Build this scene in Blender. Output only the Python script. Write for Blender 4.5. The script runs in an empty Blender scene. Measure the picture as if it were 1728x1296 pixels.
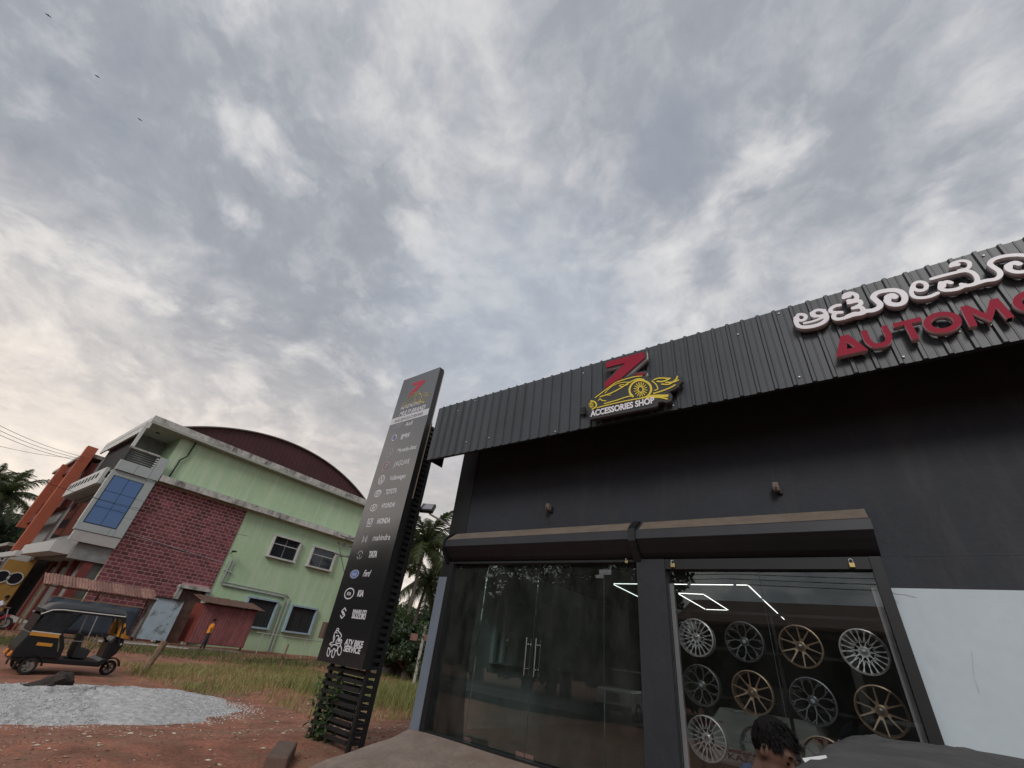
import bpy, bmesh, math, random
import numpy as np
from mathutils import Vector, Matrix
random.seed(7); RNG = np.random.default_rng(7)
S = bpy.context.scene
C = S.collection

# ---------------------------------------------------------------- camera
FPX, CX, CY, H = 702.0, 864.0, 648.0, 2.05            # calibrated from vanishing points
zv = Vector((150, -1073, FPX)).normalized()
xv = Vector((1052, -312, -FPX)); xv = (xv - zv * xv.dot(zv)).normalized()
yv = zv.cross(xv)
cam_d = bpy.data.cameras.new('camera'); cam = bpy.data.objects.new('camera', cam_d); C.objects.link(cam)
cam_d.sensor_width = 36.0; cam_d.lens = FPX / 1728 * 36.0; cam_d.clip_end = 2000; cam_d.clip_start = 0.05
right = Vector((xv[0], yv[0], zv[0])); down = Vector((xv[1], yv[1], zv[1])); fwd = Vector((xv[2], yv[2], zv[2]))
M = Matrix((right, -down, -fwd)).transposed().to_4x4(); M.translation = (0, 0, H)
cam.matrix_world = M
S.camera = cam

# ---------------------------------------------------------------- light
SUN_EL, SUN_AZ = math.radians(34), math.radians(-66)   # azimuth measured from +X: behind the photographer
sdir = Vector((math.cos(SUN_EL) * math.cos(SUN_AZ), math.cos(SUN_EL) * math.sin(SUN_AZ), math.sin(SUN_EL)))
sl = bpy.data.lights.new('sun', 'SUN'); sl.energy = 1.5; sl.angle = math.radians(18); sl.color = (1.0, 0.965, 0.93)
so = bpy.data.objects.new('sun', sl); C.objects.link(so); so.rotation_euler = sdir.to_track_quat('Z', 'Y').to_euler()
S.view_settings.view_transform = 'Standard'; S.view_settings.look = 'None'
S.view_settings.exposure = 0.0; S.view_settings.gamma = 1.0; S.view_settings.use_curve_mapping = False
S.render.engine = 'CYCLES'; S.cycles.use_denoising = True; S.cycles.max_bounces = 8; S.cycles.transparent_max_bounces = 16
S.cycles.sample_clamp_indirect = 4.0
S.cycles.caustics_reflective = False; S.cycles.caustics_refractive = False


def ray(u, v):
    d = right * (u - CX) + down * (v - CY) + fwd * FPX
    return d
def aty(u, v, Y): r = ray(u, v); return Vector((0, 0, H)) + r * (Y / r.y)
def atx(u, v, X): r = ray(u, v); return Vector((0, 0, H)) + r * (X / r.x)
def atz(u, v, Z): r = ray(u, v); return Vector((0, 0, H)) + r * ((Z - H) / r.z)

# ---------------------------------------------------------------- sky
W = bpy.data.worlds.new('World'); S.world = W; W.use_nodes = True
nt = W.node_tree; N = nt.nodes; Lk = nt.links; N.clear()
def nd(t, **k):
    n = N.new(t)
    for a, b in k.items(): setattr(n, a, b)
    return n
def mth(op, a, b=None, c=None, clamp=False):
    n = nd('ShaderNodeMath', operation=op, use_clamp=clamp)
    for i, s in enumerate((a, b, c)):
        if s is None: continue
        if isinstance(s, (int, float)): n.inputs[i].default_value = s
        else: Lk.new(s, n.inputs[i])
    return n.outputs[0]
tc = nd('ShaderNodeTexCoord'); sep = nd('ShaderNodeSeparateXYZ'); Lk.new(tc.outputs['Generated'], sep.inputs[0])
zz = mth('ADD', mth('MAXIMUM', sep.outputs[2], 0.0), 0.30)
cmb = nd('ShaderNodeCombineXYZ')
Lk.new(mth('DIVIDE', sep.outputs[0], zz), cmb.inputs[0]); Lk.new(mth('DIVIDE', sep.outputs[1], zz), cmb.inputs[1])
def noise(scale, detail, rough, dist, off, stretch=(1, 1, 1), rot=0):
    mp = nd('ShaderNodeMapping'); Lk.new(cmb.outputs[0], mp.inputs[0]); mp.inputs['Location'].default_value = off
    mp.inputs['Scale'].default_value = stretch; mp.inputs['Rotation'].default_value = (0, 0, rot)
    n = nd('ShaderNodeTexNoise'); Lk.new(mp.outputs[0], n.inputs['Vector'])
    n.inputs['Scale'].default_value = scale; n.inputs['Detail'].default_value = detail
    n.inputs['Roughness'].default_value = rough; n.inputs['Distortion'].default_value = dist
    return n.outputs['Fac']
def blob(u, v, lo, hi):
    d = ray(u, v).normalized()
    dp = nd('ShaderNodeVectorMath', operation='DOT_PRODUCT'); Lk.new(tc.outputs['Generated'], dp.inputs[0]); dp.inputs[1].default_value = d
    mr = nd('ShaderNodeMapRange', interpolation_type='SMOOTHSTEP'); Lk.new(dp.outputs['Value'], mr.inputs[0])
    mr.inputs[1].default_value = math.cos(math.radians(lo)); mr.inputs[2].default_value = math.cos(math.radians(hi))
    return mr.outputs[0]
wv = nd('ShaderNodeTexNoise'); Lk.new(cmb.outputs[0], wv.inputs['Vector']); wv.inputs['Scale'].default_value = 2.2; wv.inputs['Detail'].default_value = 5
wsub = nd('ShaderNodeVectorMath', operation='SUBTRACT'); Lk.new(wv.outputs['Color'], wsub.inputs[0]); wsub.inputs[1].default_value = (0.5, 0.5, 0.5)
wsc = nd('ShaderNodeVectorMath', operation='SCALE'); Lk.new(wsub.outputs[0], wsc.inputs[0]); wsc.inputs['Scale'].default_value = 0.20
wad = nd('ShaderNodeVectorMath', operation='ADD'); Lk.new(cmb.outputs[0], wad.inputs[0]); Lk.new(wsc.outputs[0], wad.inputs[1])
cmb = wad                                                              # warped cloud-plane coordinates
n1 = noise(1.25, 8, 0.55, 0.0, (3.1, 1.7, 0)); n2 = noise(4.2, 8, 0.56, 0.0, (9.3, 4.1, 2)); n3 = noise(2.3, 6, 0.5, 0.1, (1.3, 8.1, 5)); n4 = noise(9.0, 8, 0.62, 0.0, (2.2, 6.6, 1))
bil = mth('MULTIPLY', mth('ABSOLUTE', mth('SUBTRACT', n2, 0.5)), 2.0)  # billows: puffs with creases between
cl = mth('ADD', mth('MULTIPLY', n1, 0.62), mth('MULTIPLY', n2, 0.40))
cl = mth('ADD', cl, mth('MULTIPLY', bil, 0.30)); cl = mth('ADD', cl, mth('MULTIPLY', n4, 0.44)); cl = mth('SUBTRACT', cl, 0.27)
cl = mth('ADD', mth('MULTIPLY', cl, 1.28), -0.150)
cl = mth('ADD', cl, mth('MULTIPLY', blob(300, 400, 34, 4), -0.10))     # the dark bank of cloud at the left
cl = mth('ADD', cl, mth('MULTIPLY', blob(560, 540, 18, 3), -0.025))
cl = mth('ADD', cl, mth('MULTIPLY', blob(740, 170, 30, 3), 0.03))      # the thin bright patch overhead
cl = mth('ADD', cl, mth('MULTIPLY', blob(100, 640, 26, 3), 0.13))
ramp = nd('ShaderNodeValToRGB'); Lk.new(cl, ramp.inputs[0]); cr = ramp.color_ramp
cr.elements[0].position = 0.20; cr.elements[0].color = (0.315, 0.340, 0.388, 1)
cr.elements[1].position = 0.72; cr.elements[1].color = (0.84, 0.828, 0.82, 1)
for p, c in ((0.36, (0.395, 0.418, 0.462, 1)), (0.46, (0.515, 0.530, 0.565, 1)), (0.56, (0.675, 0.675, 0.685, 1))):
    e = cr.elements.new(p); e.color = c
def mixc(f, a, b, mode='MIX'):
    n = nd('ShaderNodeMix', data_type='RGBA', blend_type=mode)
    if isinstance(f, (int, float)): n.inputs['Factor'].default_value = f
    else: Lk.new(f, n.inputs['Factor'])
    for s, i in ((a, 6), (b, 7)):
        if isinstance(s, tuple): n.inputs[i].default_value = s
        else: Lk.new(s, n.inputs[i])
    return n.outputs[2]
col = ramp.outputs[0]
# small ragged dark shreds
sh = nd('ShaderNodeMapRange', interpolation_type='SMOOTHSTEP'); Lk.new(n3, sh.inputs[0]); sh.inputs[1].default_value = 0.62; sh.inputs[2].default_value = 0.74
col = mixc(mth('MULTIPLY', sh.outputs[0], 0.5), col, (0.30, 0.335, 0.41, 1))
# thin bluish veil low on the right, warm glow low on the left
col = mixc(mth('MULTIPLY', blob(880, 590, 24, 3), 0.55), col, (0.46, 0.515, 0.60, 1))
low = nd('ShaderNodeMapRange', interpolation_type='SMOOTHSTEP'); Lk.new(sep.outputs[2], low.inputs[0]); low.inputs[1].default_value = 0.62; low.inputs[2].default_value = 0.10
west = nd('ShaderNodeMapRange', interpolation_type='SMOOTHSTEP'); Lk.new(sep.outputs[0], west.inputs[0]); west.inputs[1].default_value = -0.25; west.inputs[2].default_value = -0.80
warm = mth('MULTIPLY', low.outputs[0], west.outputs[0])
col = mixc(mth('MULTIPLY', warm, 0.78), col, mixc(cl, (0.50, 0.48, 0.49, 1), (1.46, 1.22, 0.97, 1)))
sky = nd('ShaderNodeTexSky', sky_type='NISHITA', sun_disc=False, sun_elevation=SUN_EL, sun_rotation=math.pi / 2 - SUN_AZ)
skyc = mixc(1.0, sky.outputs[0], (0.09, 0.09, 0.09, 1), 'MULTIPLY')
col = mixc(0.06, col, skyc)
bg = nd('ShaderNodeBackground'); Lk.new(col, bg.inputs[0]); bg.inputs[1].default_value = 0.98
Lk.new(bg.outputs[0], nd('ShaderNodeOutputWorld').inputs[0])

# ---------------------------------------------------------------- materials
MATS = {}
def mat(name, col, rough=0.65, metal=0.0, var=0.0, vscale=3.0, bump=0.0, bscale=40.0, spec=0.5, col2=None, stain=None, coat=0.0, emit=None, vdetail=6, stretch=(1, 1, 1), ior=None, thr=(0.45, 0.62)):
    if name in MATS: return MATS[name]
    m = bpy.data.materials.new(name); m.use_nodes = True; MATS[name] = m
    t = m.node_tree; n = t.nodes; l = t.links; b = n['Principled BSDF']
    b.inputs['Base Color'].default_value = (*col, 1); b.inputs['Roughness'].default_value = rough
    b.inputs['Metallic'].default_value = metal; b.inputs['Specular IOR Level'].default_value = spec
    b.inputs['Coat Weight'].default_value = coat
    if ior: b.inputs['IOR'].default_value = ior
    if emit: b.inputs['Emission Color'].default_value = (*emit[0], 1); b.inputs['Emission Strength'].default_value = emit[1]
    g = n.new('ShaderNodeNewGeometry'); mp = n.new('ShaderNodeMapping'); l.new(g.outputs['Position'], mp.inputs[0]); mp.inputs['Scale'].default_value = stretch
    if var or col2 or stain:
        t1 = n.new('ShaderNodeTexNoise'); l.new(mp.outputs[0], t1.inputs['Vector']); t1.inputs['Scale'].default_value = vscale; t1.inputs['Detail'].default_value = vdetail; t1.inputs['Roughness'].default_value = 0.62
        r = n.new('ShaderNodeValToRGB'); l.new(t1.outputs['Fac'], r.inputs[0]); e = r.color_ramp.elements
        if col2:
            e[0].position, e[1].position = thr; e[0].color = (*col, 1); e[1].color = (*col2, 1)
        else:
            e[0].position = 0.3; e[1].position = 0.7
            e[0].color = (*[c * (1 - var) for c in col], 1); e[1].color = (*[min(1, c * (1 + var)) for c in col], 1)
        src = r.outputs[0]
        t3 = n.new('ShaderNodeTexNoise'); l.new(mp.outputs[0], t3.inputs['Vector']); t3.inputs['Scale'].default_value = vscale * 9; t3.inputs['Detail'].default_value = 4
        if var:
            mx = n.new('ShaderNodeMix'); mx.data_type = 'RGBA'; mx.blend_type = 'MULTIPLY'; mx.inputs[0].default_value = min(1, var * 1.5)
            r3 = n.new('ShaderNodeValToRGB'); l.new(t3.outputs['Fac'], r3.inputs[0]); r3.color_ramp.elements[0].position = 0.3; r3.color_ramp.elements[1].position = 0.65
            r3.color_ramp.elements[0].color = (0.55, 0.55, 0.55, 1); r3.color_ramp.elements[1].color = (1.15, 1.15, 1.15, 1)
            l.new(src, mx.inputs[6]); l.new(r3.outputs[0], mx.inputs[7]); src = mx.outputs[2]
        if stain:
            sc, lo, hi, scol, st = stain
            m2 = n.new('ShaderNodeMapping'); l.new(g.outputs['Position'], m2.inputs[0]); m2.inputs['Scale'].default_value = st
            t2 = n.new('ShaderNodeTexNoise'); l.new(m2.outputs[0], t2.inputs['Vector']); t2.inputs['Scale'].default_value = sc; t2.inputs['Detail'].default_value = 7; t2.inputs['Roughness'].default_value = 0.7
            r2 = n.new('ShaderNodeMapRange'); l.new(t2.outputs['Fac'], r2.inputs[0]); r2.inputs[1].default_value = lo; r2.inputs[2].default_value = hi
            mx = n.new('ShaderNodeMix'); mx.data_type = 'RGBA'; l.new(r2.outputs[0], mx.inputs[0]); l.new(src, mx.inputs[6]); mx.inputs[7].default_value = (*scol, 1); src = mx.outputs[2]
        l.new(src, b.inputs['Base Color'])
    if bump:
        t4 = n.new('ShaderNodeTexNoise'); l.new(g.outputs['Position'], t4.inputs['Vector']); t4.inputs['Scale'].default_value = bscale; t4.inputs['Detail'].default_value = 5
        bp = n.new('ShaderNodeBump'); bp.inputs['Strength'].default_value = bump; bp.inputs['Distance'].default_value = 0.6 / bscale
        l.new(t4.outputs['Fac'], bp.inputs['Height']); l.new(bp.outputs[0], b.inputs['Normal'])
    return m
def glass(name, tint, refl=1.5, rough=0.0, film=0.02):
    m = bpy.data.materials.new(name); m.use_nodes = True; t = m.node_tree; n = t.nodes; l = t.links; n.clear()
    o = n.new('ShaderNodeOutputMaterial'); mx = n.new('ShaderNodeMixShader'); tr = n.new('ShaderNodeBsdfTransparent'); gl = n.new('ShaderNodeBsdfGlossy'); f = n.new('ShaderNodeFresnel')
    tr.inputs[0].default_value = (*tint, 1); gl.inputs['Roughness'].default_value = rough; gl.inputs['Color'].default_value = (0.95, 1.0, 0.98, 1); f.inputs['IOR'].default_value = refl
    l.new(f.outputs[0], mx.inputs[0]); l.new(tr.outputs[0], mx.inputs[1]); l.new(gl.outputs[0], mx.inputs[2])
    # faint smeared dust film
    g = n.new('ShaderNodeNewGeometry'); mp = n.new('ShaderNodeMapping'); l.new(g.outputs['Position'], mp.inputs[0]); mp.inputs['Scale'].default_value = (2.2, 2.2, 0.9)
    tn = n.new('ShaderNodeTexNoise'); l.new(mp.outputs[0], tn.inputs['Vector']); tn.inputs['Scale'].default_value = 1.6; tn.inputs['Detail'].default_value = 9; tn.inputs['Roughness'].default_value = 0.68
    mr = n.new('ShaderNodeMapRange'); l.new(tn.outputs['Fac'], mr.inputs[0]); mr.inputs[1].default_value = 0.35; mr.inputs[2].default_value = 0.75; mr.inputs[3].default_value = film * 0.35; mr.inputs[4].default_value = film * 1.6
    df = n.new('ShaderNodeBsdfDiffuse'); df.inputs[0].default_value = (0.50, 0.50, 0.47, 1); m3 = n.new('ShaderNodeMixShader'); l.new(mr.outputs[0], m3.inputs[0]); l.new(mx.outputs[0], m3.inputs[1]); l.new(df.outputs[0], m3.inputs[2]); l.new(m3.outputs[0], o.inputs[0])
    MATS[name] = m
    return m
def leafmat(name, c1, c2, trans=0.3):
    m = bpy.data.materials.new(name); m.use_nodes = True; t = m.node_tree; n = t.nodes; l = t.links; b = n['Principled BSDF']
    g = n.new('ShaderNodeNewGeometry'); r = n.new('ShaderNodeValToRGB'); r.color_ramp.elements[0].color = (*c1, 1); r.color_ramp.elements[1].color = (*c2, 1)
    l.new(g.outputs['Random Per Island'], r.inputs[0]); l.new(r.outputs[0], b.inputs['Base Color']); b.inputs['Roughness'].default_value = 0.55
    tl = n.new('ShaderNodeBsdfTranslucent'); l.new(r.outputs[0], tl.inputs[0]); mx = n.new('ShaderNodeMixShader'); mx.inputs[0].default_value = trans
    l.new(b.outputs[0], mx.inputs[1]); l.new(tl.outputs[0], mx.inputs[2]); l.new(mx.outputs[0], n['Material Output'].inputs[0])
    MATS[name] = m
    return m

def vary(name, lo=0.6, hi=1.35, tint=None):
    """give each separate piece its own shade"""
    t = MATS[name].node_tree; n = t.nodes; l = t.links; b = n['Principled BSDF']; src = b.inputs['Base Color'].links[0].from_socket
    oi = n.new('ShaderNodeObjectInfo'); g = n.new('ShaderNodeNewGeometry'); a = n.new('ShaderNodeMath'); a.operation = 'ADD'; l.new(oi.outputs['Random'], a.inputs[0]); l.new(g.outputs['Random Per Island'], a.inputs[1])
    f = n.new('ShaderNodeMath'); f.operation = 'FRACT'; l.new(a.outputs[0], f.inputs[0]); r = n.new('ShaderNodeValToRGB'); l.new(f.outputs[0], r.inputs[0])
    r.color_ramp.elements[0].color = (lo, lo, lo, 1); r.color_ramp.elements[1].color = (hi, hi, hi, 1) if tint is None else (*tint, 1)
    mx = n.new('ShaderNodeMix'); mx.data_type = 'RGBA'; mx.blend_type = 'MULTIPLY'; mx.inputs[0].default_value = 1.0; l.new(src, mx.inputs[6]); l.new(r.outputs[0], mx.inputs[7]); l.new(mx.outputs[2], b.inputs['Base Color'])

# ---------------------------------------------------------------- helpers
class MB:
    def __init__(s): s.v = []; s.f = []
    def add(s, vs, fs):
        o = len(s.v); s.v += [tuple(v) for v in vs]; s.f += [tuple(i + o for i in f) for f in fs]; return s
    def box(s, x0, x1, y0, y1, z0, z1):
        if x0 > x1: x0, x1 = x1, x0
        if y0 > y1: y0, y1 = y1, y0
        if z0 > z1: z0, z1 = z1, z0
        return s.add([(x0, y0, z0), (x1, y0, z0), (x1, y1, z0), (x0, y1, z0), (x0, y0, z1), (x1, y0, z1), (x1, y1, z1), (x0, y1, z1)],
                     [(0, 3, 2, 1), (4, 5, 6, 7), (0, 1, 5, 4), (1, 2, 6, 5), (2, 3, 7, 6), (3, 0, 4, 7)])
    def prism(s, poly, axis, a, b):
        """polygon in the two other axes, extruded along axis from a to b"""
        n = len(poly); vs = []
        for w in (a, b):
            for p, q in poly: vs.append({'x': (w, p, q), 'y': (p, w, q), 'z': (p, q, w)}[axis])
        fs = [tuple(range(n - 1, -1, -1)), tuple(range(n, 2 * n))] + [(i, (i + 1) % n, n + (i + 1) % n, n + i) for i in range(n)]
        return s.add(vs, fs)
    def tube(s, pts, r, n=8, cap=True):
        pts = [Vector(p) for p in pts]; rs = r if isinstance(r, (list, tuple)) else [r] * len(pts)
        vs = []; fs = []; prev = None
        for i, p in enumerate(pts):
            d = (pts[min(i + 1, len(pts) - 1)] - pts[max(i - 1, 0)]).normalized()
            if prev is None:
                u = d.orthogonal().normalized()
            else:
                u = (prev - d * prev.dot(d)).normalized()
            prev = u; w = d.cross(u)
            for k in range(n):
                a = 2 * math.pi * k / n; vs.append(p + (u * math.cos(a) + w * math.sin(a)) * rs[i])
        for i in range(len(pts) - 1):
            for k in range(n): fs.append((i * n + k, i * n + (k + 1) % n, (i + 1) * n + (k + 1) % n, (i + 1) * n + k))
        if cap: fs.append(tuple(range(n - 1, -1, -1))); fs.append(tuple(range((len(pts) - 1) * n, len(pts) * n)))
        return s.add(vs, fs)
    def lathe(s, prof, c, axis='y', n=24, close=False):
        vs = []; fs = []; m = len(prof)
        for k in range(n):
            a = 2 * math.pi * k / n; ca, sa = math.cos(a), math.sin(a)
            for r, h in prof:
                vs.append({'y': (c[0] + r * ca, c[1] + h, c[2] + r * sa), 'z': (c[0] + r * ca, c[1] + r * sa, c[2] + h), 'x': (c[0] + h, c[1] + r * ca, c[2] + r * sa)}[axis])
        for k in range(n):
            k2 = (k + 1) % n
            for i in range(m if close else m - 1):
                j = (i + 1) % m
                fs.append((k * m + i, k2 * m + i, k2 * m + j, k * m + j))
        return s.add(vs, fs)
    def build(s, name, m, parent=None, smooth=False, bevel=0.0, loc=None):
        me = bpy.data.meshes.new(name); vs = s.v
        if loc is not None: vs = [(v[0] - loc[0], v[1] - loc[1], v[2] - loc[2]) for v in vs]
        me.from_pydata(vs, [], s.f); me.update()
        o = bpy.data.objects.new(name, me); C.objects.link(o)
        if loc is not None: o.location = loc
        fix(me, smooth)
        me.materials.append(MATS[m] if isinstance(m, str) else m)
        if bevel:
            b = o.modifiers.new('bevel', 'BEVEL'); b.width = bevel; b.segments = 2; b.limit_method = 'ANGLE'
        if parent is not None: setp(o, parent)
        return o
def fix(me, smooth=False, weld=False):
    bm = bmesh.new(); bm.from_mesh(me)
    if weld: bmesh.ops.remove_doubles(bm, verts=bm.verts[:], dist=1e-5)
    bmesh.ops.recalc_face_normals(bm, faces=bm.faces[:])
    if smooth:
        for f in bm.faces: f.smooth = True
        for e in bm.edges:
            if len(e.link_faces) == 2 and e.calc_face_angle(0) > math.radians(42): e.smooth = False
    bm.to_mesh(me); bm.free()
def setp(o, parent):
    o.parent = parent
    pm = parent.matrix_basis.copy(); q = parent
    while q.parent is not None: pm = q.parent.matrix_basis @ q.matrix_parent_inverse @ pm; q = q.parent
    o.matrix_parent_inverse = pm.inverted()
def tag(o, label=None, cat=None, group=None, kind=None):
    if label: o['label'] = label
    if cat: o['category'] = cat
    if group: o['group'] = group
    if kind: o['kind'] = kind
    return o
def thing(name, loc, label, cat, group=None):
    o = bpy.data.objects.new(name, None); C.objects.link(o); o.location = loc; o.empty_display_size = 0.2
    return tag(o, label, cat, group)
def B(name, m, parent, *bx, bevel=0.0, smooth=False):
    b = MB(); b.box(*bx); return b.build(name, m, parent, bevel=bevel, smooth=smooth)
def dup(o, parent=None, keep=False):
    c = o.copy(); C.objects.link(c)
    if parent is not None: c.parent = parent
    for ch in list(o.children): dup(ch, c)
    return c
def free_copy(o, name, m=None, parent=None):
    """copy sharing mesh data"""
    c = o.copy(); c.name = name; C.objects.link(c)
    return c

# signed distance strokes -> outline -> solid plate
def contour_plate(name, strokes, polys, res, depth, m, parent, y, inflate=0.0, neg=None, side=None, bounds=None):
    """strokes: [(pts(x,z), radius or list)], polys: filled polygons (x,z); solid standing in plane y, thickness depth towards +y"""
    allp = [p for s, r in strokes for p in s] + [p for q in polys for p in q]
    mr = max([max(r) if isinstance(r, (list, tuple)) else r for s, r in strokes] + [0]) + inflate + 3 * res
    x0, x1 = min(p[0] for p in allp) - mr, max(p[0] for p in allp) + mr
    z0, z1 = min(p[1] for p in allp) - mr, max(p[1] for p in allp) + mr
    nx, nz = int((x1 - x0) / res) + 1, int((z1 - z0) / res) + 1
    gx = x0 + np.arange(nx) * res; gz = z0 + np.arange(nz) * res
    PX, PZ = np.meshgrid(gx, gz, indexing='ij'); D = np.full(PX.shape, 1e3)
    def segd(a, b):
        dx, dz = b[0] - a[0], b[1] - a[1]; L2 = dx * dx + dz * dz + 1e-12
        t = np.clip(((PX - a[0]) * dx + (PZ - a[1]) * dz) / L2, 0, 1)
        return np.hypot(PX - a[0] - t * dx, PZ - a[1] - t * dz), t
    for s, r in strokes:
        rr = r if isinstance(r, (list, tuple)) else [r] * len(s)
        for i in range(len(s) - 1):
            d, t = segd(s[i], s[i + 1]); D = np.minimum(D, d - (rr[i] * (1 - t) + rr[i + 1] * t))
        if len(s) == 1: D = np.minimum(D, np.hypot(PX - s[0][0], PZ - s[0][1]) - rr[0])
    def polyd(q):
        d = np.full(PX.shape, 1e3); ins = np.zeros(PX.shape, bool); n = len(q)
        for i in range(n):
            a, b = q[i], q[(i + 1) % n]; d = np.minimum(d, segd(a, b)[0])
            c = ((a[1] > PZ) != (b[1] > PZ)) & (PX < (b[0] - a[0]) * (PZ - a[1]) / (b[1] - a[1] + 1e-12) + a[0]); ins ^= c
        return np.where(ins, -d, d)
    for q in polys: D = np.minimum(D, polyd(q))
    D = D - inflate
    if neg:
        for s, r in neg[0]:
            for i in range(len(s) - 1): D = np.maximum(D, -(segd(s[i], s[i + 1])[0] - r))
        for q in neg[1]: D = np.maximum(D, -polyd(q))
    D = np.where(np.abs(D) < 1e-7, 1e-7, D)
    ins = D < 0; idx = ins[:-1, :-1] * 1 + ins[1:, :-1] * 2 + ins[1:, 1:] * 4 + ins[:-1, 1:] * 8
    nxt = {}
    def ep(i, j, e):
        if e == 0: k = (i, j, 0); a, b = D[i, j], D[i + 1, j]; p = (gx[i] + res * a / (a - b), gz[j])
        elif e == 1: k = (i + 1, j, 1); a, b = D[i + 1, j], D[i + 1, j + 1]; p = (gx[i + 1], gz[j] + res * a / (a - b))
        elif e == 2: k = (i, j + 1, 0); a, b = D[i, j + 1], D[i + 1, j + 1]; p = (gx[i] + res * a / (a - b), gz[j + 1])
        else: k = (i, j, 1); a, b = D[i, j], D[i, j + 1]; p = (gx[i], gz[j] + res * a / (a - b))
        return k, p
    T = {1: [(3, 0)], 2: [(0, 1)], 3: [(3, 1)], 4: [(1, 2)], 5: [(3, 0), (1, 2)], 6: [(0, 2)], 7: [(3, 2)], 8: [(2, 3)], 9: [(2, 0)], 10: [(0, 1), (2, 3)], 11: [(2, 1)], 12: [(1, 3)], 13: [(1, 0)], 14: [(0, 3)]}
    pos = {}
    for i, j in zip(*np.nonzero((idx > 0) & (idx < 15))):
        for a, b in T[int(idx[i, j])]:
            ka, pa = ep(i, j, a); kb, pb = ep(i, j, b); pos[ka] = pa; pos[kb] = pb; nxt.setdefault(ka, []).append(kb)
    cu = bpy.data.curves.new(name, 'CURVE'); cu.dimensions = '2D'; cu.fill_mode = 'BOTH'; cu.extrude = depth / 2
    while nxt:
        k0 = next(iter(nxt)); loop = [k0]; k = k0
        while True:
            if k not in nxt: break
            q = nxt[k].pop()
            if not nxt[k]: del nxt[k]
            if q == k0: break
            loop.append(q); k = q
        if len(loop) < 6: continue
        pts = [pos[q] for q in loop]
        sp = cu.splines.new('POLY'); sp.points.add(len(pts) - 1); sp.use_cyclic_u = True
        for w, p in zip(sp.points, pts): w.co = (p[0], p[1], 0, 1)
    return curve_obj(name, cu, m, parent, y, depth, side)
def curve_obj(name, cu, m, parent, y, depth, side=None, loc=(0, 0), rot=None):
    t = bpy.data.objects.new('tmp', cu); C.objects.link(t)
    bpy.context.view_layer.update()
    me = bpy.data.meshes.new_from_object(t.evaluated_get(bpy.context.evaluated_depsgraph_get()))
    bpy.data.objects.remove(t); bpy.data.curves.remove(cu)
    me.name = name
    me.transform(Matrix(((1, 0, 0, loc[0]), (0, 0, -1, y + depth / 2), (0, 1, 0, loc[1]), (0, 0, 0, 1))))
    me.materials.clear(); me.materials.append(MATS[m])
    fix(me, weld=True)
    if side:
        me.materials.append(MATS[side])
        ym = min(v.co.y for v in me.vertices) + 1e-4
        for p in me.polygons:
            if any(me.vertices[i].co.y > ym for i in p.vertices): p.material_index = 1
    o = bpy.data.objects.new(name, me); C.objects.link(o)
    if parent is not None: setp(o, parent)
    return o
def text(name, s, x, z, size, m, parent, y, depth=0.004, bold=0.0, shear=0.0, width=None, align='LEFT', side=None, spacing=1.0):
    cu = bpy.data.curves.new(name, 'FONT'); cu.body = s; cu.size = size; cu.extrude = depth / 2; cu.offset = bold * size; cu.shear = shear; cu.align_x = align; cu.space_character = spacing; cu.resolution_u = 4
    o = curve_obj(name, cu, m, None, 0, depth, side)
    xs = [v.co.x for v in o.data.vertices]; w = max(xs) - min(xs); k = (width / w) if width else 1.0
    for v in o.data.vertices: v.co = ((v.co.x - (min(xs) if align == 'LEFT' else 0)) * k + x, v.co.y + y, v.co.z + z)
    if parent is not None: setp(o, parent)
    return o
def ell(cx, cz, rx, rz, n=24, a0=0, a1=360):
    return [(cx + rx * math.cos(math.radians(a0 + (a1 - a0) * i / n)), cz + rz * math.sin(math.radians(a0 + (a1 - a0) * i / n))) for i in range(n + 1)]
def spline(pts, k=5):
    P = [Vector(p) for p in pts]; P = [P[0] * 2 - P[1]] + P + [P[-1] * 2 - P[-2]]; out = []
    for i in range(1, len(P) - 2):
        for j in range(k):
            t = j / k; a, b, c, d = P[i - 1:i + 3]
            out.append(0.5 * ((2 * b) + (c - a) * t + (2 * a - 5 * b + 4 * c - d) * t * t + (3 * b - a - 3 * c + d) * t ** 3))
    out.append(P[-2]); return [tuple(p) for p in out]

# ---------------------------------------------------------------- palette
mat('soil', (0.285, 0.112, 0.067), 0.95, var=0.42, vscale=1.3, bump=0.9, bscale=22, stain=(0.8, 0.48, 0.70, (0.215, 0.145, 0.088), (1, 1, 1)))
mat('gravel', (0.44, 0.435, 0.43), 0.95, var=0.35, vscale=9, bump=1.0, bscale=34, stain=(2.4, 0.56, 0.72, (0.24, 0.23, 0.235), (1, 1, 1)))
mat('concrete', (0.225, 0.175, 0.145), 0.9, var=0.22, vscale=1.6, bump=0.25, bscale=30, stain=(1.1, 0.54, 0.72, (0.185, 0.125, 0.09), (1, 1, 1)))
mat('pale_concrete', (0.40, 0.37, 0.33), 0.9, var=0.2, vscale=2, stain=(1.6, 0.5, 0.7, (0.16, 0.14, 0.12), (1, 1, 1)))
mat('asphalt', (0.05, 0.05, 0.052), 0.9, var=0.25, vscale=2, bump=0.4, bscale=60)
mat('white_paint', (0.75, 0.75, 0.73), 0.6, var=0.08)
mat('fascia', (0.048, 0.054, 0.062), 0.45, metal=0.0, var=0.10, vscale=1.5, spec=0.5, stain=(3, 0.58, 0.85, (0.078, 0.08, 0.08), (2.5, 2.5, 0.35)))
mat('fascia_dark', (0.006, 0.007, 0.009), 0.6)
mat('shop_wall', (0.023, 0.027, 0.036), 0.75, var=0.14, vscale=0.9, bump=0.12, bscale=14, stain=(1.5, 0.54, 0.85, (0.050, 0.049, 0.050), (1.6, 1.6, 0.28)))
mat('black_paint', (0.012, 0.012, 0.014), 0.5, var=0.2)
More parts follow.
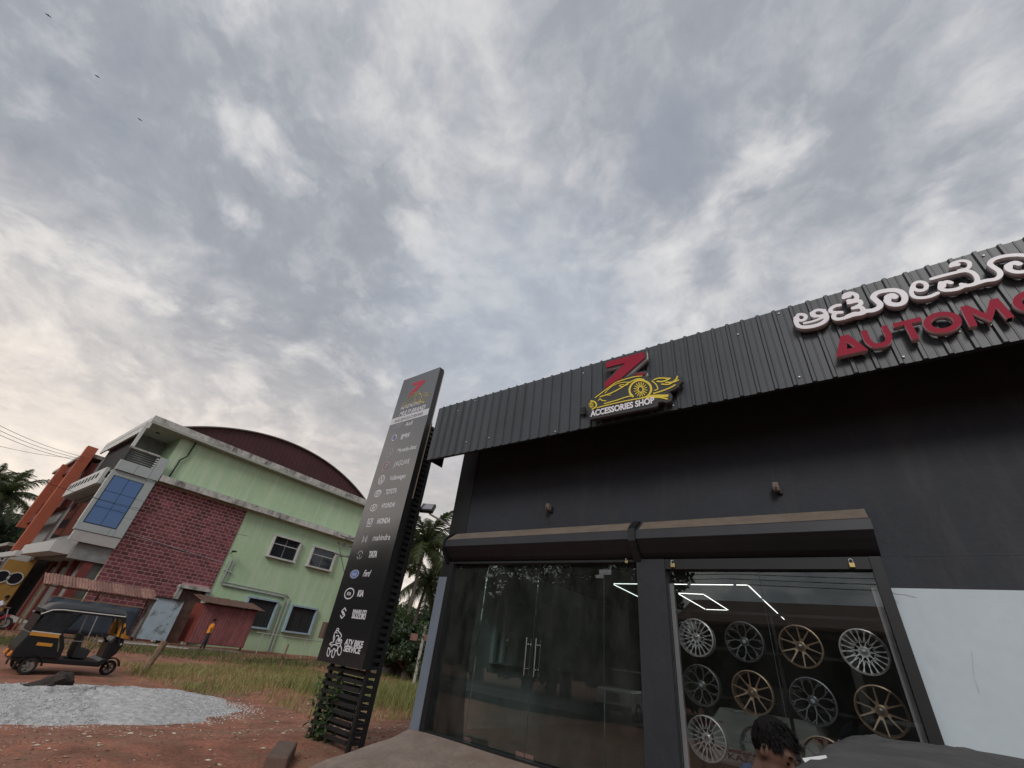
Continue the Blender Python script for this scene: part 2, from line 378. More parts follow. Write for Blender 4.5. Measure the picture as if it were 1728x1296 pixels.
mat('black_metal', (0.014, 0.0145, 0.016), 0.42, var=0.15, spec=0.5)
mat('pale_wall', (0.50, 0.575, 0.615), 0.8, var=0.05, vscale=1.0, bump=0.04, bscale=70, stain=(1.1, 0.56, 0.85, (0.40, 0.45, 0.48), (1.2, 1.2, 0.6)))
mat('dust', (0.165, 0.132, 0.105), 0.9, var=0.18, vscale=4)
mat('housing', (0.028, 0.031, 0.037), 0.5, var=0.15)
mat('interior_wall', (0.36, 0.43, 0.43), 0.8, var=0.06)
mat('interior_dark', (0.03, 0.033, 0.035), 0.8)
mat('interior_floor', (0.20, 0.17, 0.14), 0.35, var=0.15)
mat('led', (1, 1, 1), 0.5, emit=((1, 0.99, 0.96), 2.2))
mat('chrome', (0.62, 0.63, 0.64), 0.22, metal=1.0)
mat('brass', (0.75, 0.56, 0.24), 0.3, metal=1.0, var=0.1)
mat('alu', (0.60, 0.63, 0.66), 0.5, metal=0.3)
glass('shop_glass', (0.945, 0.96, 0.955), 1.60, film=0.010)
glass('door_glass', (0.83, 0.90, 0.89), 1.54, film=0.03)
mat('letter_white', (0.78, 0.76, 0.80), 0.45, var=0.04)
mat('letter_side', (0.55, 0.52, 0.53), 0.5)
mat('letter_red', (0.30, 0.018, 0.042), 0.7, var=0.06, spec=0.2)
mat('red_side', (0.58, 0.44, 0.46), 0.5)
mat('logo_black', (0.030, 0.031, 0.034), 0.45)
mat('logo_side', (0.085, 0.075, 0.075), 0.5)
mat('yellow', (0.70, 0.55, 0.05), 0.5)
mat('print_white', (0.58, 0.58, 0.61), 0.5)
mat('print_grey', (0.30, 0.30, 0.33), 0.5)
mat('print_blue', (0.10, 0.16, 0.42), 0.5)
mat('print_red', (0.42, 0.03, 0.05), 0.5)
mat('print_gold', (0.42, 0.34, 0.11), 0.5)
mat('pylon_face', (0.017, 0.017, 0.020), 0.14, spec=0.8, ior=2.1)
mat('tan_strip', (0.32, 0.25, 0.19), 0.8)
mat('green_wall', (0.405, 0.545, 0.345), 0.85, var=0.07, vscale=0.5, stain=(0.75, 0.49, 0.72, (0.53, 0.61, 0.45), (1, 2.4, 0.2)))
mat('jamb_shaded', (0.15, 0.178, 0.22), 0.75, var=0.06)  # pale wall blue made darker: the jamb's side light is put into the colour
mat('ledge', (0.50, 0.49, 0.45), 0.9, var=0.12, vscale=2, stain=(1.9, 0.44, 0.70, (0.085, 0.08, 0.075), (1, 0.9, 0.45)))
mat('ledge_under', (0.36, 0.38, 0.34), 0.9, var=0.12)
mat('maroon_sheet', (0.062, 0.017, 0.019), 0.7, var=0.18, vscale=0.6)
mat('roof_edge', (0.20, 0.18, 0.15), 0.8, var=0.2)
mat('mortar', (0.44, 0.255, 0.25), 0.9, var=0.1)
mat('brick', (0.165, 0.044, 0.050), 0.8, var=0.25, vscale=0.8)
mat('acp', (0.36, 0.40, 0.39), 0.5, var=0.06, vscale=0.8)
mat('acp_light', (0.55, 0.55, 0.53), 0.5, var=0.06)
mat('blue_glass', (0.035, 0.115, 0.30), 0.12, var=0.06, vscale=0.4, spec=0.8)
mat('joint', (0.03, 0.035, 0.04), 0.7)
mat('dark_glass', (0.018, 0.021, 0.026), 0.08, spec=0.8)
mat('window_frame', (0.50, 0.49, 0.47), 0.7, var=0.15)
mat('blue_frame', (0.30, 0.40, 0.46), 0.7, var=0.15)
mat('pvc', (0.34, 0.36, 0.34), 0.6, var=0.12)
mat('shade_dark', (0.02, 0.02, 0.02), 0.8)
mat('orange_wall', (0.40, 0.105, 0.055), 0.8, var=0.1)
mat('yellow_wall', (0.36, 0.20, 0.045), 0.8, var=0.1)
mat('grey_wall', (0.24, 0.24, 0.23), 0.85, var=0.2)
mat('shutter', (0.20, 0.20, 0.19), 0.6, metal=0.2, var=0.12)
mat('maroon', (0.16, 0.035, 0.03), 0.8, var=0.15)
mat('rust_tile', (0.235, 0.125, 0.098), 0.85, var=0.25, vscale=3)
mat('rust_dark', (0.12, 0.065, 0.05), 0.85, var=0.3, vscale=3)
mat('kiosk_red', (0.25, 0.085, 0.088), 0.75, var=0.18, vscale=2, stain=(2, 0.55, 0.75, (0.14, 0.06, 0.05), (1, 1, 0.4)))
mat('kiosk_side', (0.20, 0.042, 0.03), 0.75, var=0.15)
mat('kiosk_blue', (0.34, 0.42, 0.47), 0.75, var=0.08, stain=(1.6, 0.53, 0.62, (0.15, 0.15, 0.14), (1, 1, 1)))
mat('tarp', (0.030, 0.042, 0.060), 0.55, var=0.3, vscale=1.5)
mat('wood', (0.20, 0.135, 0.085), 0.9, var=0.3, vscale=5)
mat('rick_black', (0.006, 0.0065, 0.008), 0.35, var=0.2)
mat('rick_canvas', (0.012, 0.0135, 0.017), 0.38, var=0.3, bump=0.25, bscale=7)
mat('rick_yellow', (0.58, 0.26, 0.035), 0.45, var=0.1)
mat('rick_trim', (0.60, 0.58, 0.53), 0.5)
mat('rubber', (0.018, 0.017, 0.017), 0.85, var=0.2)
mat('orange_lens', (0.70, 0.22, 0.03), 0.3)
mat('clear_lens', (0.70, 0.72, 0.72), 0.15)
mat('seat', (0.025, 0.025, 0.028), 0.7)
mat('sack', (0.034, 0.024, 0.019), 0.95, var=0.3, bump=0.4, bscale=30)
mat('skin', (0.125, 0.068, 0.046), 0.6)  # darkened tone: the shade on the bent face is put into the colour
mat('skin_dark', (0.13, 0.062, 0.038), 0.6)
mat('hair', (0.006, 0.005, 0.005), 0.75, spec=0.15)
mat('denim', (0.035, 0.055, 0.105), 0.9, var=0.2, vscale=12)
mat('shirt_orange', (0.72, 0.25, 0.025), 0.85, var=0.08)
mat('shirt_white', (0.62, 0.62, 0.66), 0.85, var=0.08)
mat('trousers', (0.022, 0.024, 0.030), 0.85)
mat('cover', (0.072, 0.070, 0.070), 0.7, var=0.14, vscale=2.6, bump=0.18, bscale=28, stain=(2.2, 0.50, 0.85, (0.12, 0.112, 0.105), (1, 1, 1)))
mat('paper', (0.80, 0.80, 0.80), 0.7)
mat('rim_silver', (0.95, 0.95, 0.97), 0.33, metal=0.45)
mat('rim_grey', (0.20, 0.21, 0.23), 0.35, metal=0.4)
mat('rim_bronze', (0.50, 0.36, 0.25), 0.36, metal=0.45)
mat('rim_inner', (0.022, 0.022, 0.024), 0.5)
mat('car_pale', (0.52, 0.57, 0.54), 0.35, coat=0.5)
mat('car_white', (0.62, 0.62, 0.60), 0.35, coat=0.5)
mat('car_dark', (0.015, 0.016, 0.017), 0.3)
mat('tail_red', (0.30, 0.02, 0.02), 0.3)
mat('bark', (0.115, 0.09, 0.068), 0.95, var=0.3, vscale=4)
mat('palm_bark', (0.165, 0.14, 0.115), 0.95, var=0.3, vscale=5)
mat('brown_roof', (0.155, 0.085, 0.066), 0.8, var=0.2)
mat('house_wall', (0.45, 0.45, 0.42), 0.85, var=0.1)
mat('wire', (0.02, 0.02, 0.02), 0.6)
mat('steel', (0.20, 0.19, 0.18), 0.6, metal=0.4, var=0.2)
mat('rust_box', (0.13, 0.085, 0.065), 0.8, var=0.2)
leafmat('leaf_dark', (0.012, 0.026, 0.010), (0.045, 0.075, 0.024))
leafmat('leaf_mid', (0.022, 0.042, 0.012), (0.085, 0.125, 0.035))
leafmat('leaf_palm', (0.028, 0.044, 0.016), (0.095, 0.115, 0.040), 0.4)
leafmat('leaf_vine', (0.035, 0.065, 0.022), (0.10, 0.16, 0.055))
leafmat('blade_dry', (0.22, 0.19, 0.07), (0.48, 0.41, 0.18), 0.35)
leafmat('blade_green', (0.13, 0.155, 0.042), (0.31, 0.315, 0.11), 0.35)
leafmat('blade_verge', (0.060, 0.085, 0.026), (0.20, 0.20, 0.075), 0.3)
leafmat('litter', (0.34, 0.20, 0.10), (0.64, 0.58, 0.48), 0.0)
leafmat('pebble', (0.12, 0.055, 0.036), (0.28, 0.14, 0.09), 0.0)

mat('pillar_paint', (0.019, 0.021, 0.027), 0.7, var=0.18, vscale=2, bump=0.1, bscale=20, stain=(1.8, 0.58, 0.85, (0.04, 0.04, 0.04), (2, 2, 0.4)))
vary('brick', 0.62, 1.4); vary('kiosk_red', 0.8, 1.15); vary('rust_tile', 0.7, 1.2); vary('fascia', 0.9, 1.08)

# ---------------------------------------------------------------- ground
def sst(a, b, x):
    t = np.clip((x - a) / (b - a), 0, 1); return t * t * (3 - 2 * t)
def g(x, y):
    x = np.asarray(x, float); y = np.asarray(y, float)
    z = 0.26 * sst(-13.0, -8.8, x) * sst(26, 14, y)
    z = z + 0.035 * np.sin(x * 1.3 + 0.7 * y) * np.sin(y * 1.1 - 0.4 * x) * sst(-6.9, -8, x) * sst(-60, -40, x)
    return z
xs = np.concatenate([[-700, -300, -160, -110, -80, -60], np.arange(-48, 12.01, 0.4), [20, 40, 80, 160, 300, 700]])
ys = np.concatenate([[-700, -300, -120, -60, -40, -25, -16, -10, -6], np.arange(-4, 34.01, 0.4), [45, 70, 110, 200, 400, 700]])
GX, GY = np.meshgrid(xs, ys, indexing='ij'); GZ = g(GX, GY)
b = MB(); b.v = [tuple(p) for p in np.stack([GX.ravel(), GY.ravel(), GZ.ravel()], 1).tolist()]; ny = len(ys)
b.f = [(i * ny + j, (i + 1) * ny + j, (i + 1) * ny + j + 1, i * ny + j + 1) for i in range(len(xs) - 1) for j in range(ny - 1)]
tag(b.build('ground', 'soil', smooth=True), 'red laterite earth of the open plot', kind='structure')
b = MB(); b.box(-140, 90, -13.5, -6.0, 0.02, 0.30)
tag(b.build('road', 'asphalt'), 'asphalt road running past the shops', kind='structure')
b = MB()
b.add([(-140, -9.9, 0.304), (90, -9.9, 0.304), (90, -9.75, 0.304), (-140, -9.75, 0.304)], [(0, 1, 2, 3)])
tag(b.build('road_marking', 'white_paint'), 'white centre line on the road', kind='structure')
# concrete ramp up to the shop sill
b = MB(); nx_, ny_ = 40, 14
def ramp_z(y): return 0.705 - 0.215 * (7.16 - y)
vs = []; fs = []
for i in range(nx_ + 1):
    for j in range(ny_ + 1):
        x = -7.3 + 16.3 * i / nx_; y = 4.85 + (7.16 - 4.85) * j / ny_
        e = 0.03 * math.sin(y * 3.1) + 0.02 * math.sin(7.7 * y) if i == 0 else 0
        vs.append((x + e, y, ramp_z(y) + 0.006 * math.sin(x * 2.1 + y * 3) - (0.012 if i == 0 else 0)))
k = len(vs)
for i in range(nx_):
    for j in range(ny_): fs.append((i * (ny_ + 1) + j, (i + 1) * (ny_ + 1) + j, (i + 1) * (ny_ + 1) + j + 1, i * (ny_ + 1) + j + 1))
for j in range(ny_ + 1): vs.append((vs[j][0], vs[j][1], -0.1))
for j in range(ny_): fs.append((j, j + 1, k + j + 1, k + j))
b.add(vs, fs)
tag(b.build('ramp', 'concrete', smooth=True), 'worn concrete ramp in front of the glass doors', kind='structure')

def scatter(n, zone):
    """n points in a zone given by a weight function on a box"""
    x0, x1, y0, y1, wf = zone; px = RNG.uniform(x0, x1, n * 3); py = RNG.uniform(y0, y1, n * 3)
    k = RNG.uniform(0, 1, n * 3) < wf(px, py); return px[k][:n], py[k][:n]
def blades(name, label, m, zones, hmin, hmax, wid):
    V = []; F = []
    for n, z in zones:
        px, py = scatter(n, z); n = len(px); pz = g(px, py); h = RNG.uniform(hmin, hmax, n) * RNG.uniform(0.5, 1, n); a = RNG.uniform(0, 6.283, n); l = RNG.uniform(0.1, 0.75, n) * h; w = wid * RNG.uniform(0.6, 1.4, n)
        la = RNG.uniform(0, 6.283, n)
        o = sum(len(q) for q in V); dx, dy = np.cos(a) * w / 2, np.sin(a) * w / 2; lx, ly = np.cos(la) * l, np.sin(la) * l
        P = np.stack([np.stack([px - dx, py - dy, pz - 0.02], 1), np.stack([px + dx, py + dy, pz - 0.02], 1), np.stack([px + lx * .35 + dx * .7, py + ly * .35 + dy * .7, pz + h * .62], 1), np.stack([px + lx * .35 - dx * .7, py + ly * .35 - dy * .7, pz + h * .62], 1), np.stack([px + lx, py + ly, pz + h], 1)], 1).reshape(-1, 3)
        V.append(P); i = np.arange(n) * 5 + o
        F += np.stack([i, i + 1, i + 2, i + 3], 1).tolist() + np.stack([i + 3, i + 2, i + 4], 1).tolist()
    me = bpy.data.meshes.new(name); me.from_pydata(np.concatenate(V).tolist(), [], F); me.materials.append(MATS[m]); o = bpy.data.objects.new(name, me); C.objects.link(o)
    return tag(o, label, 'grass', kind='stuff')
def patch(px, py): return np.clip(0.42 + 0.9 * np.sin(px * 0.9 + 1.3 * np.sin(py * 0.7)) * np.sin(py * 0.8 + px * 0.4), 0.13, 1)
blades('dry_grass', 'dry yellow grass between the gravel heap and the track', 'blade_dry',
       [(13000, (-24.5, -16.5, 6.2, 17.5, lambda x, y: sst(-16.5, -18.5, x) * sst(-24.5, -23, x) * patch(x, y) * sst(6, 8, y))), (2500, (-16.8, -11.5, 8.6, 15, lambda x, y: 0.5 * patch(x * 1.7, y * 1.7)))], 0.08, 0.30, 0.022)
blades('green_grass', 'green grass growing thick behind the sign tower', 'blade_green',
       [(11000, (-27, -15.5, 11.5, 25, lambda x, y: patch(x, y) * sst(11, 13.5, y - 0.25 * (x + 20)))), (4500, (-24, -16, 7, 18, lambda x, y: 0.7 * patch(x + 4, y + 2)))], 0.08, 0.31, 0.024)
blades('verge_grass', 'low green weeds on the verge before the green building', 'blade_verge',
       [(12000, (-35.5, -26.5, -3, 26, lambda x, y: patch(x * 0.8, y * 0.6) * sst(-26.5, -28.5, x)))], 0.08, 0.34, 0.035)
blades('tall_grass', 'tall seeding grass beside the shop side wall', 'blade_green',
       [(5000, (-19, -11.0, 11, 19, lambda x, y: sst(11, 13, y - 0.55 * (x + 14)) * 0.9))], 0.25, 0.8, 0.022)
def bits(name, label, m, zones, smin, smax, flat):
    V = []; F = []; base = np.array([(1, 0, 0), (0.3, 0.9, 0), (-0.8, 0.5, 0), (-0.7, -0.6, 0), (0.4, -0.9, 0), (0.1, 0.1, 1)])
    for n, z in zones:
        px, py = scatter(n, z); pz = g(px, py)
        for x, y, zq in zip(px, py, pz):
            s = RNG.uniform(smin, smax) * (1 if RNG.random() < 0.85 else 1.9); a = RNG.uniform(0, 6.28); ca, sa = math.cos(a), math.sin(a); o = len(V)
            q = base * RNG.uniform(0.6, 1.3, (6, 3)) * (s, s * RNG.uniform(0.4, 1), s * flat)
            for p in q: V.append((x + p[0] * ca - p[1] * sa, y + p[0] * sa + p[1] * ca, zq + p[2] + 0.006))
            F += [(o + i, o + (i + 1) % 5, o + 5) for i in range(5)]
    me = bpy.data.meshes.new(name); me.from_pydata(V, [], F); me.materials.append(MATS[m]); o = bpy.data.objects.new(name, me); C.objects.link(o)
    return tag(o, label, None, kind='stuff')
tag(bits('litter', 'pale scraps and stones littering the red earth', 'litter', [(1100, (-15.5, -8.0, 0.5, 13, lambda x, y: patch(x * 2, y * 2))), (120, (-34, -25, 2, 22, lambda x, y: patch(x, y)))], 0.010, 0.034, 0.25), cat='litter')
tag(bits('pebbles', 'small red stones scattered on the earth', 'pebble', [(5200, (-16.5, -7.6, 0.3, 14, lambda x, y: patch(x * 1.4, y * 1.1)))], 0.006, 0.022, 0.6), cat='stones')

# ---------------------------------------------------------------- gravel heap
b = MB(); n = 72; m_ = 30; vs = [(-14.9, 4.3, 0)]; hc = lambda r, a: 0.30 * (1 - r ** 1.8) + 0.05 * math.sin(5 * a + 7 * r) * r * (1 - r) + 0.035 * math.sin(13 * a - 11 * r) * (1 - r) + 0.02 * math.sin(29 * a + 23 * r) * (1 - r)
vs = []
for i in range(m_ + 1):
    r = i / m_
    for k in range(n):
        a = 2 * math.pi * k / n; e = 1 + 0.07 * math.sin(3 * a + 1) + 0.05 * math.sin(7 * a) + 0.03 * math.sin(17 * a)
        x, y = -14.85 + 2.45 * e * r * math.cos(a), 4.2 + 3.55 * e * r * math.sin(a)
        vs.append((x, y, float(g(x, y)) + hc(r, a) + (random.uniform(-0.012, 0.012) if r < 1 else -0.03)))
fs = [(i * n + k, i * n + (k + 1) % n, (i + 1) * n + (k + 1) % n, (i + 1) * n + k) for i in range(m_) for k in range(n)]
b.add(vs, fs)
gh = b.build('gravel_heap', 'gravel'); tag(gh, 'low spread heap of pale grey gravel on the red earth', 'gravel')
V = []; F = []
for i in range(7500):
    r = math.sqrt(random.random()) * 1.0 if i < 6300 else 1.0 + abs(random.gauss(0, 0.07)); a = random.uniform(0, 6.283); x, y = -14.85 + 2.45 * r * math.cos(a), 4.2 + 3.55 * r * math.sin(a)
    z = float(g(x, y)) + hc(min(r, 1), a); s = random.uniform(0.008, 0.022); o = len(V)
    V += [(x + s, y, z), (x - s * .5, y + s * .8, z), (x - s * .5, y - s * .8, z), (x, y, z + s)]; F += [(o, o + 1, o + 3), (o + 1, o + 2, o + 3), (o + 2, o, o + 3)]
leafmat('chip', (0.24, 0.24, 0.24), (0.60, 0.60, 0.60), 0.0)
me = bpy.data.meshes.new('chips'); me.from_pydata(V, [], F); me.materials.append(MATS['chip']); o = bpy.data.objects.new('chips', me); C.objects.link(o); setp(o, gh); o['kind'] = 'stuff'

# ---------------------------------------------------------------- the accessories shop
YW = 7.20                                                   # front plane of the shop wall
shop = thing('shop_building', (-3, YW, 0.7), 'long black shop building with ribbed metal fascia and glass front', 'building')
B('upper_wall', 'shop_wall', shop, -7.3, 9.0, YW, YW + 0.2, 3.64, 6.9)
B('corner_column', 'black_paint', shop, -7.3, -6.78, YW - 0.012, YW - 0.002, 4.26, 6.78)
B('wall_return', 'shop_wall', shop, 0.402, 9.0, YW, YW + 0.2, 3.284, 3.638)
B('pale_wall_panel', 'pale_wall', shop, 0.402, 9.0, YW + 0.003, YW + 0.2, 0.0, 3.282)
B('pillar', 'pillar_paint', shop, -2.775, -2.315, YW - 0.05, YW + 0.2, 0.3, 3.638)
B('corner_jamb', 'jamb_shaded', shop, -7.33, -7.07, YW - 0.03, YW + 0.2, 0.3, 3.33)
B('corner_jamb_head', 'black_paint', shop, -7.30, -7.07, YW - 0.02, YW + 0.19, 3.333, 3.638)
B('door_jamb', 'black_metal', shop, -7.068, -6.935, YW - 0.045, YW + 0.16, 0.66, 3.638)
B('window_jamb', 'black_metal', shop, 0.285, 0.40, YW - 0.05, YW + 0.16, 0.3, 3.638)
B('window_head', 'black_metal', shop, -2.313, 0.283, YW - 0.035, YW + 0.12, 3.49, 3.637)
B('door_head', 'black_metal', shop, -6.933, -2.777, YW - 0.035, YW + 0.12, 3.60, 3.637)
B('side_wall', 'shop_wall', shop, -7.3, -7.1, YW + 0.202, 19.8, 0.0, 6.9)
B('far_side_wall', 'shop_wall', shop, 8.8, 9.0, YW + 0.202, 19.8, 0.0, 6.9)
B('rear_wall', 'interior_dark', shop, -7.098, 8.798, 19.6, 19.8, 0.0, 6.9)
B('roof_deck', 'fascia_dark', shop, -7.25, 8.95, 6.25, 19.8, 6.905, 6.99)
B('soffit', 'fascia_dark', shop, -7.38, 8.94, 6.20, YW - 0.004, 6.80, 6.90)  # soffit and beams near black: shade of the overhang put into their colour
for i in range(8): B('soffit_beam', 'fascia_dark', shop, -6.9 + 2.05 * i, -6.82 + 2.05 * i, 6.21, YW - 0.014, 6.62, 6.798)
B('fascia_end', 'fascia_dark', shop, -7.405, -7.392, 6.135, 6.62, 5.70, 7.08)
B('fascia_rail', 'fascia_dark', shop, -7.39, 8.94, 6.13, 6.195, 5.70, 5.80)
B('fascia_rail', 'fascia_dark', shop, -7.39, 8.94, 6.13, 6.195, 7.0, 7.09)
# ribbed cladding sheets, one mesh shared
P_ = 0.228; prof = []
for k in range(4):
    x = k * P_
    prof += [(x, 0.0), (x + 0.062, 0.0), (x + 0.068, -0.006), (x + 0.078, -0.006), (x + 0.084, 0.0), (x + 0.148, 0.0), (x + 0.163, -0.030), (x + 0.197, -0.030), (x + 0.212, 0.0)]
prof += [(4 * P_ - 0.001, 0.0), (4 * P_ - 0.001, 0.006), (0, 0.006)]
b = MB(); b.prism(prof, 'z', -0.71, 0.71)
proto = b.build('cladding_sheet', 'fascia')
XS0 = -7.41; nsheet = 17
for i in range(nsheet):
    o = proto if i == 0 else proto.copy()
    if i: C.objects.link(o)
    o.location = (XS0 + i * 4 * P_, 6.105 + (0.004 if i % 2 else 0), 6.40 + random.uniform(-0.004, 0.004)); setp(o, shop)
b = MB(); b.lathe([(0.0, -0.012), (0.012, -0.010), (0.016, 0.0)], (0, 0, 0), 'y', 8)
scr = b.build('screw', 'alu', None, smooth=True)
first = True
for k in range(22):
    for z in (5.86, 6.92):
        x = XS0 + 0.115 + k * 0.57 + random.uniform(-0.05, 0.05)
        if random.random() < 0.45: continue
        o = scr if first else scr.copy()
        if not first: C.objects.link(o)
        first = False; o.location = (x, 6.098, z + random.uniform(-0.12, 0.12)); setp(o, shop)
# roller shutter housings
hp = [(YW - 0.001, 4.245), (6.95, 4.062), (6.937, 4.05), (6.93, 3.915), (6.945, 3.90), (YW - 0.001, 3.90)]
hu = [(6.947, 3.897), (7.0, 3.83), (7.10, 3.72), (YW - 0.001, 3.645), (YW - 0.001, 3.897)]
for x0, x1 in ((-7.1, -2.81), (-2.685, 0.42)):
    b = MB(); b.prism(hp, 'x', x0, x1); h = b.build('shutter_housing', 'housing', shop)
    b = MB(); b.prism([(YW - 0.002, 4.249), (6.953, 4.065), (6.953, 4.070), (YW - 0.002, 4.254)], 'x', x0 + 0.05, x1 - 0.01); b.build('dusty_top', 'dust', h)
    b = MB(); b.prism(hu, 'x', x0 + 0.005, x1 - 0.005); b.build('shaded_underside', 'black_paint', h)  # lower slope of the housing in black, its shade painted in
for xa, xb in ((-2.808, -2.688), (-7.15, -7.102)):
    b = MB(); b.prism([(YW - 0.003, 4.28), (7.02, 4.18), (6.91, 4.08), (6.90, 3.88), (6.97, 3.78), (7.08, 3.66), (YW - 0.06, 3.60), (YW - 0.003, 3.645)], 'x', xa, xb); b.build('housing_bracket', 'black_paint', shop)
# glazing
gy0, gy1 = 7.27, 7.282
for x0, x1, z0, z1, nm in ((-6.933, -6.056, 0.735, 3.598, 'fixed_pane'), (-3.414, -2.779, 0.735, 3.598, 'fixed_pane'), (-6.050, -3.420, 3.412, 3.598, 'transom_pane'),
                           (-2.312, -1.016, 0.735, 3.488, 'window_pane'), (-1.010, 0.284, 0.735, 3.488, 'window_pane')):
    B(nm, 'shop_glass' if nm == 'window_pane' else 'door_glass', shop, x0, x1, gy0, gy1, z0, z1)
for s, (x0, x1) in ((-1, (-6.050, -4.776)), (1, (-4.770, -3.420))):
    d = B('glass_door', 'door_glass', shop, x0, x1, gy0, gy1, 0.745, 3.406)
    hx = -4.773 + s * 0.10
    for yy in (7.20, 7.352):
        b = MB(); b.tube([(hx, yy, 1.80), (hx, yy, 2.36)], 0.014, 10); e = gy0 if yy < gy0 else gy1
        for zq in (1.90, 2.26): b.tube([(hx, yy, zq), (hx, e, zq)], 0.010, 8)
        b.build('door_handle', 'chrome', d, smooth=True)
    fx = x0 if s < 0 else x1
    for zt in (0.738, 3.36): B('patch_fitting', 'chrome', d, fx - (0 if s < 0 else 0.15), fx + (0.15 if s < 0 else 0), 7.262, 7.29, zt, zt + 0.055)
    B('patch_fitting', 'chrome', d, -4.773 + (0.006 if s > 0 else -0.17), -4.773 + (0.17 if s > 0 else -0.006), 7.262, 7.29, 0.739, 0.80)
B('corner_fitting', 'chrome', shop, -3.50, -3.28, 7.258, 7.294, 3.415, 3.50)
B('threshold', 'black_metal', shop, -6.933, -2.777, 7.165, 7.36, 0.66, 0.733)
B('window_sill', 'black_metal', shop, -2.313, 0.283, 7.165, 7.36, 0.3, 0.733)
for x0 in (-2.305, 0.215): B('jamb_strip', 'letter_white', shop, x0, x0 + 0.062, 7.30, 7.36, 0.74, 3.30)
B('jamb_strip', 'interior_wall', shop, -6.93, -6.80, 7.31, 7.40, 0.74, 3.58)
B('pane_joint', 'joint', shop, -1.0155, -1.0105, gy0 - 0.003, gy1 + 0.003, 0.735, 3.488)
for x in (-6.053, -4.773, -3.417): B('pane_joint', 'joint', shop, x - 0.0025, x + 0.0025, gy0 - 0.003, gy1 + 0.003, 0.75, 3.40)
# interior
B('interior_floor', 'interior_floor', shop, -7.098, 8.798, YW + 0.165, 19.59, 0.5, 0.70)
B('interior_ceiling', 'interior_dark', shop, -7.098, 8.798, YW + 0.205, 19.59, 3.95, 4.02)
B('interior_side_wall', 'interior_wall', shop, -7.097, -7.0, YW + 0.21, 19.58, 0.701, 3.949)
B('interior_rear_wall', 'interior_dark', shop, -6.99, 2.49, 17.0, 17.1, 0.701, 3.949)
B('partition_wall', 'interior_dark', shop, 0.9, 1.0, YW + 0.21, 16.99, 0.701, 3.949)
for y in (8.9, 9.25): B('interior_pilaster', 'interior_wall', shop, -6.999, -6.90, y, y + 0.1, 1.9, 3.6)
B('interior_rail', 'interior_wall', shop, -6.995, -6.90, 8.9, 14, 1.86, 1.90)
def strip(u0, v0, u1, v1, par):
    a = atz(u0, v0, 3.90); c = atz(u1, v1, 3.90); b = MB(); d = (c - a).normalized(); n_ = Vector((-d.y, d.x, 0)) * 0.0065
    vs = []
    for z in (3.936, 3.949):
        for p in (a - n_, c - n_, c + n_, a + n_): vs.append((p.x, p.y, z))
    b.add(vs, [(0, 1, 2, 3), (7, 6, 5, 4), (0, 4, 5, 1), (1, 5, 6, 2), (2, 6, 7, 3), (3, 7, 4, 0)]); return b.build('led_tube', 'led', par)
for lab, segs in (('lit white LED outline on the ceiling behind the wheel window', [(1130, 989, 1160, 989.5), (1166, 989.6, 1238, 990.5), (1243, 990.6, 1262, 991), (1264, 992, 1285, 1012), (1288, 1015, 1324, 1048)]),
                  ('small lit LED parallelogram hanging behind the wheel window', [(1145, 1004, 1188, 1006), (1189, 1007, 1229, 1032), (1146, 1005.5, 1190, 1030.5), (1192, 1031, 1227, 1032.3)]),
                  ('lit LED corner seen high through the glass door', [(1036, 988, 1076, 988.5), (1036, 989.5, 1078, 1010)])):
    p = atz(segs[0][0], segs[0][1], 3.95); t = thing('led_light', (p.x, p.y, 3.95), lab, 'light')
    for s in segs: strip(*s, t)

# peeling lines on the black wall
for pts in (((1153, 800), (1157, 822), (1161, 842), (1158, 868), (1160, 884)), ((1299, 788), (1304, 806), (1307, 818)), ((1312, 838), (1317, 856), (1314, 866), (1319, 878)), ((925, 838), (927, 850)), ((926, 866), (927, 886))):
    q = [aty(u, v, YW - 0.0015) for u, v in pts]; b = MB(); n_ = len(q)
    for i in range(n_ - 1):
        w0, w1 = random.uniform(0.006, 0.03), random.uniform(0.006, 0.035); b.add([(q[i].x - w0 * .4, YW - 0.0015, q[i].z), (q[i].x + w0, YW - 0.0015, q[i].z), (q[i + 1].x + w1, YW - 0.0015, q[i + 1].z), (q[i + 1].x - w1 * .3, YW - 0.0015, q[i + 1].z)], [(0, 1, 2, 3)])
    b.build('peeling_crack', 'black_paint', shop)['kind'] = 'stuff'
for pts in (((1500, 998), (1512, 1003), (1526, 1004), (1546, 1009)), ((1506, 1001), (1509, 1012), (1516, 1019)), ((1640, 1100), (1643, 1140), (1652, 1170))):
    q = [aty(u, v, YW + 0.001) for u, v in pts]; b = MB()
    for i in range(len(q) - 1): b.add([(q[i].x, YW + 0.001, q[i].z), (q[i].x, YW + 0.001, q[i].z + 0.006), (q[i + 1].x + 0.003, YW + 0.001, q[i + 1].z + 0.005), (q[i + 1].x, YW + 0.001, q[i + 1].z)], [(0, 1, 2, 3)])
    b.build('hairline_crack', 'grey_wall', shop)['kind'] = 'stuff'
